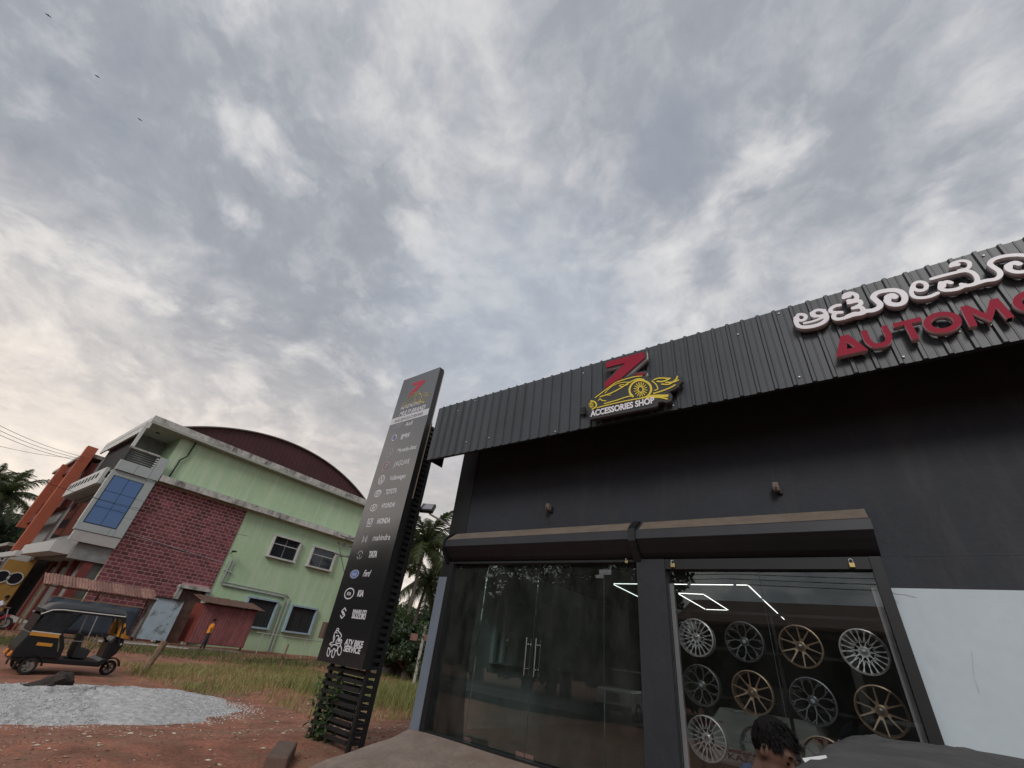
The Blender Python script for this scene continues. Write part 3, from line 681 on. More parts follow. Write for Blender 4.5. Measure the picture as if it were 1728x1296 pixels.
# little boxes and locks on the front
for (u, v, lab) in ((928, 858, 'small tan wall camera above the glass doors'), (1312, 825, 'small tan wall camera above the wheel window')):
    p = aty(u, v, YW - 0.06); t = thing('wall_camera', (p.x, YW, p.z), lab, 'camera', 'wall cameras on the shop front')
    B('bracket', 'black_metal', t, p.x - 0.015, p.x + 0.05, YW - 0.05, YW - 0.001, p.z - 0.07, p.z + 0.03)
    B('casing', 'dust', t, p.x - 0.05, p.x + 0.03, YW - 0.16, YW - 0.051, p.z - 0.055, p.z + 0.075, bevel=0.012)
    b = MB(); b.lathe([(0.0, 0), (0.022, 0), (0.022, 0.02)], (p.x - 0.01, YW - 0.172, p.z - 0.02), 'y', 12); b.build('lens', 'car_dark', t)
for (u, v, lab) in ((1135, 952, 'brass padlock at the left end of the wheel window head'), (1437, 951, 'brass padlock at the right end of the wheel window head'), (1057, 947, 'small brass padlock at the right end of the door head')):
    p = aty(u, v, YW - 0.06); t = thing('padlock', (p.x, p.y, p.z), lab, 'padlock', 'padlocks on the shutters'); k = 0.8 if u < 1100 else 1.15
    b = MB(); b.box(p.x - 0.026 * k, p.x + 0.026 * k, p.y - 0.012, p.y + 0.012, p.z - 0.042 * k, p.z + 0.008 * k); b.build('lock_body', 'brass', t, bevel=0.006)
    b = MB(); b.tube([(p.x - 0.018 * k, p.y, p.z + 0.006)] + [(p.x + 0.018 * k * math.cos(a), p.y, p.z + 0.03 * k + 0.02 * k * math.sin(a)) for a in np.linspace(math.pi, 0, 8)] + [(p.x + 0.018 * k, p.y, p.z + 0.006)], 0.005 * k, 6); b.build('shackle', 'chrome', t, smooth=True)
# floodlight on its arm
p = aty(722, 858, 6.95); t = thing('floodlight', (-7.3, YW + 0.1, 4.5), 'black floodlight on a bent arm at the shop corner', 'lamp')
b = MB(); b.tube([(-7.32, YW + 0.1, 4.45), (p.x + 0.14, p.y + 0.02, p.z - 0.16), (p.x + 0.02, p.y + 0.06, p.z - 0.10)], 0.022, 8); b.build('arm', 'steel', t)
hb = MB(); hb.box(-0.17, 0.17, -0.05, 0.05, -0.13, 0.13); h = hb.build('lamp_head', 'black_metal', None, bevel=0.012); h.location = p; h.rotation_euler = (math.radians(-38), 0, math.radians(28)); bpy.context.view_layer.update(); 
hb = MB(); hb.box(-0.14, 0.14, -0.062, -0.051, -0.10, 0.10); q = hb.build('lamp_glass', 'print_grey', None); q.parent = h
setp(h, t)
b = MB(); b.tube([(-7.3, 7.3, 4.36), (-7.6, 7.1, 4.36), (-8.1, 6.72, 4.40)], 0.009, 6); tag(b.build('stay_cable', 'wire'), 'dark stay cable from the shop corner to the sign tower', 'cable')

# ---------------------------------------------------------------- wheels on show
def make_wheel(kind, R=0.255):
    """rim facing -y, centred on its own origin; returns list of (name, MB, material)"""
    rim = MB(); rim.lathe([(R, 0.0), (R, 0.02), (R - 0.016, 0.03), (R - 0.020, 0.15), (R - 0.006, 0.17), (R - 0.006, 0.175), (R - 0.028, 0.17), (R - 0.026, 0.03), (R - 0.013, -0.004)], (0, 0, 0), 'y', 40, close=True)
    sp = MB()
    def bar(a0, r0, a1, r1, w0, w1, y0, y1, t=0.016):
        p = Vector((r0 * math.cos(a0), 0, r0 * math.sin(a0))); q = Vector((r1 * math.cos(a1), 0, r1 * math.sin(a1))); n_ = Vector((-(q - p).z, 0, (q - p).x)).normalized()
        vs = [p - n_ * w0 + Vector((0, y0, 0)), p + n_ * w0 + Vector((0, y0, 0)), q + n_ * w1 + Vector((0, y1, 0)), q - n_ * w1 + Vector((0, y1, 0))]
        vs += [v + Vector((0, t, 0)) for v in vs]
        sp.add(vs, [(0, 1, 2, 3), (7, 6, 5, 4), (0, 4, 5, 1), (1, 5, 6, 2), (2, 6, 7, 3), (3, 7, 4, 0)])
    ro = R - 0.012; tau = 2 * math.pi
    if kind == 'mesh':
        for i in range(10):
            a = tau * i / 10
            for s in (-1, 1):
                bar(a, 0.045, a + s * 0.50, ro, 0.0042, 0.0036, 0.022 + (0.003 if s > 0 else 0), 0.0 + (0.003 if s > 0 else 0), 0.012); bar(a + s * 0.07, 0.10, a + s * 0.20, ro, 0.0036, 0.0034, 0.018, 0.001, 0.010)
    elif kind == 'split':
        for i in range(7):
            a = tau * i / 7 + 0.2
            bar(a, 0.04, a, ro * 0.52, 0.010, 0.007, 0.03, 0.018)
            for s in (-1, 1):
                bar(a, ro * 0.47, a + s * 0.22, ro, 0.005, 0.006, 0.018, 0.002); bar(a + s * 0.10, ro * 0.72, a - s * 0.02 + s * 0.4, ro * 0.98, 0.005, 0.005, 0.012, 0.003)
    else:
        for i in range(5):
            a = tau * i / 5 + math.pi / 2
            for s in (-1, 1):
                bar(a + s * 0.12, 0.05, a + s * 0.30, ro, 0.010, 0.0065, 0.032, 0.002, 0.022)
            bar(a, 0.04, a, 0.095, 0.022, 0.014, 0.034, 0.026, 0.02)
    hub = MB(); hub.lathe([(0.0, 0.012), (0.028, 0.014), (0.034, 0.022), (0.06, 0.030), (0.062, 0.06), (0.0, 0.06)], (0, 0, 0), 'y', 20)
    cap = MB(); cap.lathe([(0.0, 0.004), (0.022, 0.006), (0.027, 0.0115)], (0, 0, 0), 'y', 16)
    brl = MB(); brl.lathe([(R - 0.05, 0.19), (0.02, 0.19), (0.02, 0.2), (R - 0.05, 0.2)], (0, 0, 0), 'y', 24, close=True)
    mm = {'mesh': 'rim_silver', 'split': 'rim_grey', 'twin': 'rim_bronze'}[kind]
    return [('rim', rim, mm), ('spokes', sp, mm), ('hub', hub, mm), ('centre_cap', cap, 'chrome' if kind != 'split' else 'alu')]
PROT = {}
WX = [-2.10, -1.43, -0.735, -0.05]
for r, z, kinds in ((0, 2.62, ('mesh', 'split', 'twin', 'mesh')), (1, 2.02, ('split', 'twin', 'split', 'twin')), (2, 1.42, ('mesh', 'split', 'twin', 'split'))):
    for c_, kd in enumerate(kinds):
        colr = {'mesh': 'silver mesh-spoke', 'split': 'dark grey split-spoke', 'twin': 'bronze twin-spoke'}[kd]
        row = ('top', 'middle', 'bottom')[r]; place = ('first', 'second', 'third', 'fourth')[c_]
        t = thing('alloy_wheel', (WX[c_], 7.70, z), f'{colr} alloy wheel, {place} from the left in the {row} row of the window', 'wheel', 'alloy wheels in the shop window')
        if kd not in PROT: PROT[kd] = [(n_, bb.build(n_, m_, None, smooth=True)) for n_, bb, m_ in make_wheel(kd)]; parts = [o for _, o in PROT[kd]]
        else:
            parts = [o.copy() for _, o in PROT[kd]]
            for o in parts: C.objects.link(o)
        for o in parts: o.parent = t
        t.rotation_euler = (0, random.uniform(0, 6.28), 0)
rk = thing('wheel_rack', (-1.1, 8.0, 0.7), 'black steel rack holding the alloy wheels behind the window', 'rack')
for z in (1.30, 1.90, 2.50, 3.0): B('rail', 'black_metal', rk, -2.3, 0.25, 7.965, 8.0, z, z + 0.035)
for x in (-2.28, -1.08, 0.2): B('post', 'black_metal', rk, x, x + 0.04, 8.002, 8.045, 0.70, 3.05)
for z in (1.42, 2.02, 2.62):
    for x in WX:
        b = MB(); b.tube([(x, 7.75, z), (x, 7.966, z)], 0.012, 6); b.build('peg', 'black_metal', rk)

# ---------------------------------------------------------------- logo board on the fascia
YL = 5.93
def L8(x, y): p = aty(960 + x / 7.2, 560 + y / 7.2, YL); return (p.x, p.z)
k8 = (L8(700, 700)[0] - L8(600, 700)[0]) / 100             # metres per crop pixel, near the middle
lg = thing('logo_board', (-2.6, 6.05, 5.8), 'cut-out board with red letter, yellow sports car and white lettering on the fascia', 'sign')
def S8(pts, w, sm=True): q = [L8(*p) for p in pts]; return (spline(q) if sm and len(q) > 2 else q, w * k8)
zpoly = [L8(*p) for p in ((455, 372), (918, 247), (922, 318), (690, 520), (640, 565), (545, 620), (440, 690), (440, 622), (690, 380), (455, 440))]
zbit = [L8(*p) for p in ((785, 520), (915, 496), (922, 512), (910, 528), (860, 532))]
ys_ = [S8(((320, 800), (400, 740), (480, 680), (580, 612), (700, 572), (800, 546), (890, 535)), 7), S8(((440, 745), (500, 680), (600, 626), (700, 612), (745, 618)), 5),
       S8(((380, 790), (500, 750), (620, 690), (720, 625), (800, 585), (850, 572), (910, 580)), 8), S8(((665, 640), (615, 650), (640, 665), (720, 640)), 5),
       S8(((345, 922), (500, 882), (700, 838), (900, 802), (1000, 785), (1200, 785)), 7), S8(((430, 872), (560, 838), (700, 792), (775, 778)), 7),
       S8(((778, 785), (742, 740), (742, 680), (780, 622), (850, 590), (930, 602), (985, 645), (1000, 705), (980, 755), (940, 795)), 12),
       S8(((360, 832), (380, 815), (405, 835), (450, 838)), 6), S8(((1010, 595), (1060, 640), (1080, 695), (1040, 712)), 6), S8(((1030, 748), (1120, 722), (1230, 680), (1290, 645)), 8),
       S8(((1035, 582), (1100, 562), (1230, 567)), 8), S8(((1075, 602), (1140, 604), (1215, 574)), 9), S8(((1130, 636), (1220, 636), (1300, 580), (1318, 545)), 8), S8(((1180, 615), (1260, 612), (1330, 588)), 8),
       S8(((880, 806), (1020, 776), (1200, 772)), 10), S8(((960, 800), (1100, 796), (1195, 815)), 9), S8(((285, 940), (325, 915), (335, 882), (312, 850), (270, 840)), 9), S8(((470, 772), (510, 768)), 4, False), S8(((640, 565), (560, 600)), 4, False)]
for i in range(16):
    a = math.radians(360 / 16 * i + 6); ys_.append(S8(((872 + 36 * math.cos(a), 700 + 40 * math.sin(a)), (872 + 80 * math.cos(a), 700 + 86 * math.sin(a))), 5, False))
ys_.append(S8([(872 + 28 * math.cos(a), 700 + 32 * math.sin(a)) for a in np.linspace(0, 6.283, 14)], 4))
for i in range(10):
    a = math.radians(36 * i); ys_.append(S8(((272 + 10 * math.cos(a), 888 + 13 * math.sin(a)), (272 + 32 * math.cos(a), 888 + 40 * math.sin(a))), 3.5, False))
body = [L8(*p) for p in ((300, 830), (480, 690), (640, 600), (860, 545), (960, 580), (1100, 620), (1320, 560), (1320, 610), (1150, 720), (1020, 770), (1200, 800), (1050, 830), (1040, 880), (270, 1030), (250, 860))]
contour_plate('backing', ys_, [body], 0.012, 0.09, 'logo_black', lg, YL + 0.006, inflate=0.045, side='logo_side')
contour_plate('letter_backing', [], [zpoly, zbit], 0.012, 0.10, 'logo_black', lg, YL + 0.004, inflate=0.04, side='letter_side')
contour_plate('red_letter', [], [zpoly], 0.010, 0.03, 'letter_red', lg, YL - 0.012)
contour_plate('red_letter_foot', [], [zbit], 0.008, 0.03, 'letter_red', lg, YL - 0.012)
contour_plate('car_outline', ys_, [], 0.0055, 0.008, 'yellow', lg, YL - 0.004)
p0 = L8(262, 1038); p1 = L8(1042, 872)
text('lettering', 'ACCESSORIES SHOP', p0[0], p0[1] + 0.01, 0.165, 'letter_white', lg, YL - 0.006, 0.008, bold=0.034, width=p1[0] - p0[0])
B('stand_off', 'fascia_dark', lg, -3.3, -3.2, YL + 0.098, 6.07, 5.95, 6.1); B('stand_off', 'fascia_dark', lg, -2.4, -2.3, YL + 0.098, 6.07, 6.2, 6.4)

# ---------------------------------------------------------------- raised letters, first row in Kannada script
YK = 5.97
def K1(x, y): p = aty(1320 + x / 7.2, 480 + y / 7.2, YK); return (p.x, p.z)
def K2(x, y): p = aty(1520 + x / 8.308, 400 + y / 8.308, YK); return (p.x, p.z)
kk1 = abs(K1(600, 300)[0] - K1(500, 300)[0]) / 100; kk2 = abs(K2(800, 600)[0] - K2(700, 600)[0]) / 100
def st(fn, k, pts, w, sm=True): q = [fn(*p) for p in pts]; return (spline(q) if sm and len(q) > 2 else q, w * k)
letters = [
 ('white letter with two loops, first of the white row on the fascia', [st(K1, kk1, ((178, 402), (192, 368), (238, 362), (282, 378), (283, 408), (250, 434), (200, 432), (178, 402)), 26), st(K1, kk1, ((165, 405), (168, 455), (200, 503), (270, 518), (380, 505), (480, 470), (532, 425), (540, 385)), 33),
   st(K1, kk1, ((540, 400), (530, 345), (480, 312), (420, 312), (378, 335), (390, 372), (440, 384), (500, 372)), 27), st(K1, kk1, ((352, 345), (365, 378), (400, 390)), 22), st(K1, kk1, ((268, 470), (380, 445), (500, 400)), 20)], None),
 ('white stacked letter ending in a long spiral, second of the white row', [st(K1, kk1, ((697, 250), (640, 262), (588, 298), (605, 335), (720, 338)), 28), st(K1, kk1, ((650, 345), (622, 385), (660, 420), (750, 408), (830, 375)), 30),
   st(K1, kk1, ((750, 160), (765, 122), (830, 104), (895, 125), (905, 165), (870, 190), (805, 195)), 30), st(K1, kk1, ((775, 150), (810, 140)), 32, False), st(K1, kk1, ((812, 222), (930, 198), (955, 235), (905, 268), (865, 285)), 30), st(K1, kk1, ((862, 285), (950, 275), (985, 315), (940, 348), (870, 352), (790, 385)), 30),
   st(K1, kk1, ((790, 392), (870, 365), (960, 350), (1020, 322), (1110, 312), (1178, 275), (1188, 235), (1140, 190), (1105, 150), (1150, 102), (1250, 75), (1370, 68), (1455, 98), (1492, 160), (1465, 222), (1390, 244), (1310, 232), (1268, 190)), 37),
   st(K1, kk1, ((1285, 185), (1280, 150), (1330, 130), (1370, 150)), 40)], None),
 ('white open loop letter, third of the white row on the fascia', [st(K2, kk2, ((160, 700), (150, 780), (195, 838), (300, 850), (420, 828), (515, 785)), 40), st(K2, kk2, [(268 + 95 * math.cos(a), 688 + 62 * math.sin(a)) for a in np.linspace(0, 6.283, 14)], 40)], None),
 ('white large letter with bar and spiral, fourth of the white row', [st(K2, kk2, ((432, 585), (560, 548), (760, 498), (900, 472), (1000, 492), (1062, 550), (1072, 615), (1015, 662), (900, 682), (850, 660)), 40), st(K2, kk2, ((560, 640), (558, 715), (625, 745), (760, 735), (850, 705), (900, 670)), 44), st(K2, kk2, ((600, 690), (605, 640), (655, 625), (705, 640)), 42),
   st(K2, kk2, ((880, 690), (1000, 668), (1100, 636), (1200, 608), (1330, 588), (1395, 530), (1375, 470), (1290, 412), (1250, 370), (1300, 312), (1450, 266), (1650, 250), (1800, 272), (1865, 350), (1850, 420), (1760, 475), (1620, 488), (1510, 450), (1490, 400)), 44), st(K2, kk2, ((1520, 430), (1525, 385), (1600, 358), (1660, 375)), 50),
   st(K2, kk2, ((705, 410), (720, 372), (800, 342), (885, 330), (955, 355), (965, 405), (920, 445), (820, 465)), 36), st(K2, kk2, ((745, 395), (800, 385)), 44, False)], None)]
for lab, stk, _ in letters:
    q = stk[0][0][0]; t = thing('raised_letter', (q[0], YK + 0.1, q[1]), lab, 'letter', 'white raised letters on the fascia')
    contour_plate('letter_body', stk, [], 0.011, 0.10, 'letter_white', t, YK, side='letter_side')
    B('fixing_stud', 'alu', t, q[0] - 0.012, q[0] + 0.012, YK + 0.098, 6.075, q[1] - 0.012, q[1] + 0.012)
# second row: red Latin capitals
def E1(x, y): p = aty(1300 + x / 4.037, 380 + y / 4.037, YK); return (p.x, p.z)
zb = E1(560, 872)[1]; zt = E1(520, 746)[1]; hh = zt - zb
def capital(ch, x0, x1, lab):
    w = x1 - x0; t_ = hh * 0.20; st_ = []; po = []; ng = None; X = lambda a: x0 + a * w; Zq = lambda a: zb + a * hh
    if ch == 'A': po = [[(X(0), Zq(0)), (X(0.36), Zq(1)), (X(0.62), Zq(1)), (X(1), Zq(0))]]; ng = ([], [[(X(0.40), Zq(0.27)), (X(0.485), Zq(0.66)), (X(0.66), Zq(0.27))]])
    elif ch == 'U': st_ = [(spline([(x0 + t_ * .55, zt - t_ * .5), (x0 + t_ * .55, Zq(0.45)), (X(0.26), Zq(0.16)), (X(0.5), Zq(0.10)), (X(0.74), Zq(0.16)), (x1 - t_ * .55, Zq(0.45)), (x1 - t_ * .55, zt - t_ * .5)]), t_ * .52)]; po = [[(x0 + .02 * t_, Zq(.6)), (x0 + 1.06 * t_, Zq(.6)), (x0 + 1.06 * t_, zt), (x0 + .02 * t_, zt)], [(x1 - 1.06 * t_, Zq(.6)), (x1 - .02 * t_, Zq(.6)), (x1 - .02 * t_, zt), (x1 - 1.06 * t_, zt)]]
    elif ch == 'T': po = [[(X(0), zt), (X(1), zt), (X(1), zt - t_ * 1.05), (X(0.5) + t_ * .55, zt - t_ * 1.05), (X(0.5) + t_ * .55, zb), (X(0.5) - t_ * .55, zb), (X(0.5) - t_ * .55, zt - t_ * 1.05), (X(0), zt - t_ * 1.05)]]
    elif ch == 'O': st_ = [(ell(X(0.5), Zq(0.5), w / 2 - t_ * .55, hh / 2 - t_ * .50, 40), t_ * .55)]
    elif ch == 'M': po = [[(X(0), zb), (X(0.06), zt), (X(0.24), zt), (X(0.5), Zq(0.42)), (X(0.76), zt), (X(0.94), zt), (X(1), zb), (X(0.82), zb), (X(0.78), Zq(0.60)), (X(0.5), Zq(0.02)), (X(0.22), Zq(0.60)), (X(0.18), zb)]]
    elif ch == 'I': po = [[(X(0), zb), (X(1), zb), (X(1), zt), (X(0), zt)]]
    elif ch == 'V': po = [[(X(0), zt), (X(0.2), zt), (X(0.5), Zq(0.3)), (X(0.8), zt), (X(1), zt), (X(0.6), zb), (X(0.4), zb)]]
    elif ch == 'E': po = [[(X(0), zb), (X(1), zb), (X(1), zb + t_), (X(0.3), zb + t_), (X(0.3), Zq(.5) - t_ / 2), (X(.9), Zq(.5) - t_ / 2), (X(.9), Zq(.5) + t_ / 2), (X(.3), Zq(.5) + t_ / 2), (X(.3), zt - t_), (X(1), zt - t_), (X(1), zt), (X(0), zt)]]
    t = thing('raised_letter', (x0, YK + 0.1, zb), lab, 'letter', 'red raised letters on the fascia')
    contour_plate('letter_body', st_, po, 0.009, 0.08, 'letter_red', t, YK, neg=ng, side='red_side')
    B('fixing_stud', 'alu', t, x0 + w * .5 - 0.012, x0 + w * .5 + 0.012, YK + 0.075, 6.075, (zt - 0.03 if ch in 'TO' else zb + 0.01), (zt - 0.005 if ch in 'TO' else zb + 0.035))
xl = E1(448, 893)[0]; cw = [('A', E1(448, 893)[0], E1(668, 850)[0], 'red letter A, first of the red row'), ('U', E1(633, 770)[0], E1(828, 745)[0], 'red letter U after the A'), ('T', E1(838, 690)[0], E1(1030, 640)[0], 'red letter T between U and O'),
   ('O', E1(1034, 665)[0], E1(1310, 650)[0], 'red letter O between T and M'), ('M', E1(1325, 640)[0], E1(1640, 590)[0], 'red letter M before the cut-off O')]
for c_ in cw: capital(*c_)
x = cw[-1][2] + 0.05; wO = cw[3][2] - cw[3][1]
capital('O', x, x + wO, 'red letter O cut by the right edge of the picture'); x += wO + 0.06
for ch, w in (('T', 0.42), ('I', 0.1), ('V', 0.5), ('E', 0.36)):
    capital(ch, x, x + w, f'red letter {ch} beyond the right edge of the picture'); x += w + 0.08

# ---------------------------------------------------------------- sign tower
YP = 6.20; PX0, PX1, PZ0, PZ1 = -9.47, -7.92, 1.50, 8.66
py = thing('sign_tower', (-8.7, 6.4, 0.28), 'tall black sign tower of brand names on a slatted steel frame', 'sign')
face = B('face_panel', 'pylon_face', py, PX0, PX1, YP, YP + 0.012, PZ0, PZ1)
B('box_body', 'black_metal', face, PX0 + 0.004, PX1 - 0.003, YP + 0.0125, YP + 0.17, PZ0 + 0.003, PZ1 - 0.003)
B('tan_edge', 'tan_strip', py, PX1 - 0.02, PX1 - 0.004, YP + 0.172, YP + 0.20, 4.9, PZ1 - 0.05)
fx0, fx1, fy0, fy1 = -9.22, -7.95, 6.375, 6.72
for x in (fx0, fx1 - 0.07):
    for y in (fy0, fy1 - 0.07): B('post', 'black_metal', py, x, x + 0.07, y, y + 0.07, 0.15, 6.98)
B('back_panel', 'black_metal', py, fx0 + 0.1, fx1 - 0.10, fy0 + 0.03, fy1 - 0.03, PZ0 + 0.02, 6.95)
zs = np.arange(0.36, 6.9, 0.127)
def slat(x0, x1, y0, y1, z): return B('slat', 'black_metal', py, x0, x1, y0, y1, z, z + 0.066)
for z in zs:
    if z < PZ0 + 0.1: slat(fx0 - 0.03, fx1 - 0.075, fy0 - 0.030, fy0 - 0.002, z)
    if z < PZ0 + 0.3: slat(fx0 - 0.01, fx1 - 0.075, fy1 + 0.002, fy1 + 0.028, z)
    slat(fx1 - 0.050, fx1 - 0.022, fy0 + 0.072, fy1 - 0.072, z)
    if z < PZ0 + 0.3: slat(fx0 + 0.022, fx0 + 0.050, fy0 + 0.072, fy1 - 0.072, z)
br = MB(); br.box(-7.9, -7.6, 6.55, 6.60, 6.90, 6.96); br.box(-7.9, -7.28, 6.62, 6.66, 6.60, 6.66); br.box(-7.66, -7.6, 6.50, 6.66, 6.78, 7.02); br.build('tie_bracket', 'tan_strip', py)
# printed matter on the face
YT = YP - 0.003
def Q(u, v): p = aty(u, v, YP); return (p.x, p.z)
def c6(x, y): return Q(560 + x / 4.983, 600 + y / 4.983)
def c7(x, y): return Q(520 + x / 4.469, 840 + y / 4.469)
def icon(strokes, m, polys=(), res=0.006): return contour_plate('emblem', list(strokes), list(polys), res, 0.003, m, face, YT)
def word(s, ctr, w, h, m='print_white', shear=0.0, bold=0.018, nm='lettering'): return text(nm, s, ctr[0] - w / 2, ctr[1] - h * 0.36, h, m, face, YT, 0.003, bold=bold, shear=shear, width=w)
def tl(pts, c, s): return [(c[0] + s * (x - 872) / 500, c[1] - s * 1.1 * (y - 760) / 500) for x, y in pts]
# header logo (same emblem as on the fascia)
lc = c6(715, 330); lgsx = 0.82 / 0.9
hx0, hx1 = c6(588, 400)[0], c6(832, 300)[0]; ax0, ax1 = L8(240, 900)[0], L8(1330, 560)[0]; az = L8(700, 800)[1]; bz = c6(705, 385)[1]
sc = (hx1 - hx0) / (ax1 - ax0)
def hd(q): return (hx0 + (q[0] - ax0) * sc, bz + (q[1] - az) * sc * 1.12)
contour_plate('emblem', [], [[hd(q) for q in zpoly]], 0.006, 0.003, 'print_red', face, YT)
contour_plate('emblem', [([hd(q) for q in s], w * sc * 0.9) for s, w in ys_[:27]], [], 0.005, 0.003, 'print_gold', face, YT - 0.002)
c = c6(662, 413); word('AUTOMOTIVE', (c[0], c[1] - 0.02), 0.82, 0.16, 'print_white', 0.15, 0.02)
c = c6(680, 450); word('MULTI BRAND', (c[0], c[1] - 0.05), 1.05, 0.20, 'print_white', 0.25, 0.03)
zb0 = c6(655, 512)[1]
B('white_band', 'print_white', face, PX0 + 0.006, PX1 - 0.006, YT - 0.001, YT + 0.001, zb0 - 0.115, zb0 + 0.085)
text('lettering', 'SALES,SERVICE,ACCESSORIES', PX0 + 0.18, zb0 - 0.065, 0.12, 'pylon_face', face, YT - 0.004, 0.003, bold=0.01, width=1.15)
R1 = 0.011
def ring(c, r, w=R1, n=26): return (ell(c[0], c[1], r, r, n), w)
c = c6(555, 595); icon([ring((c[0] + d, c[1]), 0.066, 0.008) for d in (-0.126, -0.042, 0.042, 0.126)], 'print_grey'); word('Audi', c6(650, 570), 0.32, 0.17, shear=0.25)
c = c6(525, 692); icon([ring(c, 0.088, 0.010)], 'print_white'); icon([], 'print_blue', [[c, (c[0], c[1] + 0.068), (c[0] - 0.05, c[1] + 0.05), (c[0] - 0.068, c[1])], [c, (c[0], c[1] - 0.068), (c[0] + 0.05, c[1] - 0.05), (c[0] + 0.068, c[1])]]); word('BMW', c6(620, 675), 0.34, 0.21, bold=0.03)
c = c6(490, 820); icon([ring(c, 0.12)] + [([c, (c[0] + 0.115 * math.cos(math.radians(a)), c[1] + 0.115 * math.sin(math.radians(a)))], [0.018, 0.005]) for a in (90, 210, 330)], 'print_grey'); word('Mercedes-Benz', c6(632, 782), 0.74, 0.17, shear=0.1)
c = c6(455, 930); icon([ring(c, 0.125, 0.014), (spline([(c[0] - 0.06, c[1] + 0.03), (c[0], c[1] + 0.06), (c[0] + 0.06, c[1] + 0.03), (c[0] + 0.03, c[1] - 0.02), (c[0] - 0.02, c[1] - 0.06)]), 0.018)], 'print_grey'); icon([ring(c, 0.092, 0.006)], 'print_red'); word('JAGUAR', c6(587, 900), 0.60, 0.20, bold=0.005, shear=0.15)
c = c6(418, 1045); icon([ring(c, 0.115), ([(c[0] - 0.05, c[1] + 0.095), (c[0], c[1] + 0.01), (c[0] + 0.05, c[1] + 0.095)], 0.01), ([(c[0] - 0.09, c[1] + 0.05), (c[0] - 0.04, c[1] - 0.08), (c[0], c[1] - 0.01), (c[0] + 0.04, c[1] - 0.08), (c[0] + 0.09, c[1] + 0.05)], 0.01)], 'print_white'); word('Volkswagen', c6(555, 1020), 0.60, 0.18)
c = c6(388, 1160); icon([(ell(c[0], c[1], 0.125, 0.085, 26), 0.011), (ell(c[0], c[1] + 0.025, 0.085, 0.035, 20), 0.009), (ell(c[0], c[1], 0.038, 0.08, 20), 0.009)], 'print_white'); word('TOYOTA', c6(500, 1140), 0.42, 0.18, bold=0.03)
c = c7(495, 75); icon([(ell(c[0], c[1], 0.125, 0.082, 26), 0.010), ([(c[0] - 0.05, c[1] - 0.05), (c[0] - 0.02, c[1] + 0.055)], 0.012), ([(c[0] + 0.02, c[1] - 0.055), (c[0] + 0.05, c[1] + 0.05)], 0.012), ([(c[0] - 0.03, c[1] - 0.008), (c[0] + 0.03, c[1] + 0.008)], 0.010)], 'print_white'); word('HYUNDAI', c7(605, 55), 0.48, 0.16, bold=0.03)
c = c7(465, 188); icon([([(c[0] - 0.10, c[1] + 0.09), (c[0] + 0.10, c[1] + 0.09), (c[0] + 0.075, c[1] - 0.09), (c[0] - 0.075, c[1] - 0.09), (c[0] - 0.10, c[1] + 0.09)], 0.009), (spline([(c[0] - 0.05, c[1] + 0.07), (c[0] - 0.035, c[1] - 0.01), (c[0], c[1] - 0.03), (c[0] + 0.035, c[1] - 0.01), (c[0] + 0.05, c[1] + 0.07)]), 0.014)], 'print_white'); word('HONDA', c7(572, 172), 0.48, 0.17, bold=0.04)
c = c7(428, 310); icon([], 'print_grey', [[(c[0] - 0.09, c[1] + 0.10), (c[0] - 0.02, c[1] + 0.02), (c[0] - 0.02, c[1] - 0.06), (c[0] - 0.09, c[1] - 0.10)], [(c[0] + 0.09, c[1] + 0.10), (c[0] + 0.02, c[1] + 0.02), (c[0] + 0.02, c[1] - 0.06), (c[0] + 0.09, c[1] - 0.10)]]); word('mahindra', c7(555, 297), 0.62, 0.19, bold=0.005)
c = c7(390, 432); icon([(ell(c[0], c[1], 0.09, 0.09, 14, 20, 160), 0.010), (ell(c[0], c[1], 0.09, 0.09, 8, 200, 250), 0.009), (ell(c[0], c[1], 0.09, 0.09, 8, 290, 340), 0.009), ([(c[0], c[1] - 0.07), (c[0], c[1] + 0.02)], 0.008)], 'print_grey'); word('TATA', c7(490, 425), 0.30, 0.19, bold=0.045)
c = c7(350, 575); icon([], 'print_blue', [ell(c[0], c[1], 0.15, 0.08, 24)]); icon([(ell(c[0], c[1], 0.153, 0.083, 26), 0.007)], 'print_white'); text('lettering', 'Ford', c[0] - 0.085, c[1] - 0.035, 0.10, 'print_white', face, YT - 0.004, 0.003, shear=0.35, width=0.17); word('Ford', c7(445, 568), 0.26, 0.19, shear=0.4)
c = c7(310, 722); icon([(ell(c[0], c[1], 0.165, 0.105, 28), 0.012)], 'print_white'); text('lettering', 'KIA', c[0] - 0.075, c[1] - 0.035, 0.095, 'print_white', face, YT, 0.003, bold=0.02, width=0.15); word('KIA', c7(398, 720), 0.21, 0.17, bold=0.04)
c = c7(265, 870); icon([([(c[0] + 0.075, c[1] + 0.05), (c[0], c[1] + 0.10), (c[0] - 0.075, c[1] + 0.035), (c[0] + 0.02, c[1] - 0.03)], 0.012), ([(c[0] - 0.075, c[1] - 0.05), (c[0], c[1] - 0.10), (c[0] + 0.075, c[1] - 0.035), (c[0] - 0.02, c[1] + 0.03)], 0.012)], 'print_white')
q = c7(388, 862); word('MARUTI', q, 0.46, 0.12, bold=0.04); q = c7(382, 893); word('SUZUKI', q, 0.46, 0.125, bold=0.045)
def A9(x, y): return Q(540 + x / 14.4, 1040 + y / 14.4)
ka = abs(A9(400, 600)[0] - A9(300, 600)[0]) / 100
def S9(pts, w=7): return (spline([A9(*p) for p in pts], 4), w * ka)
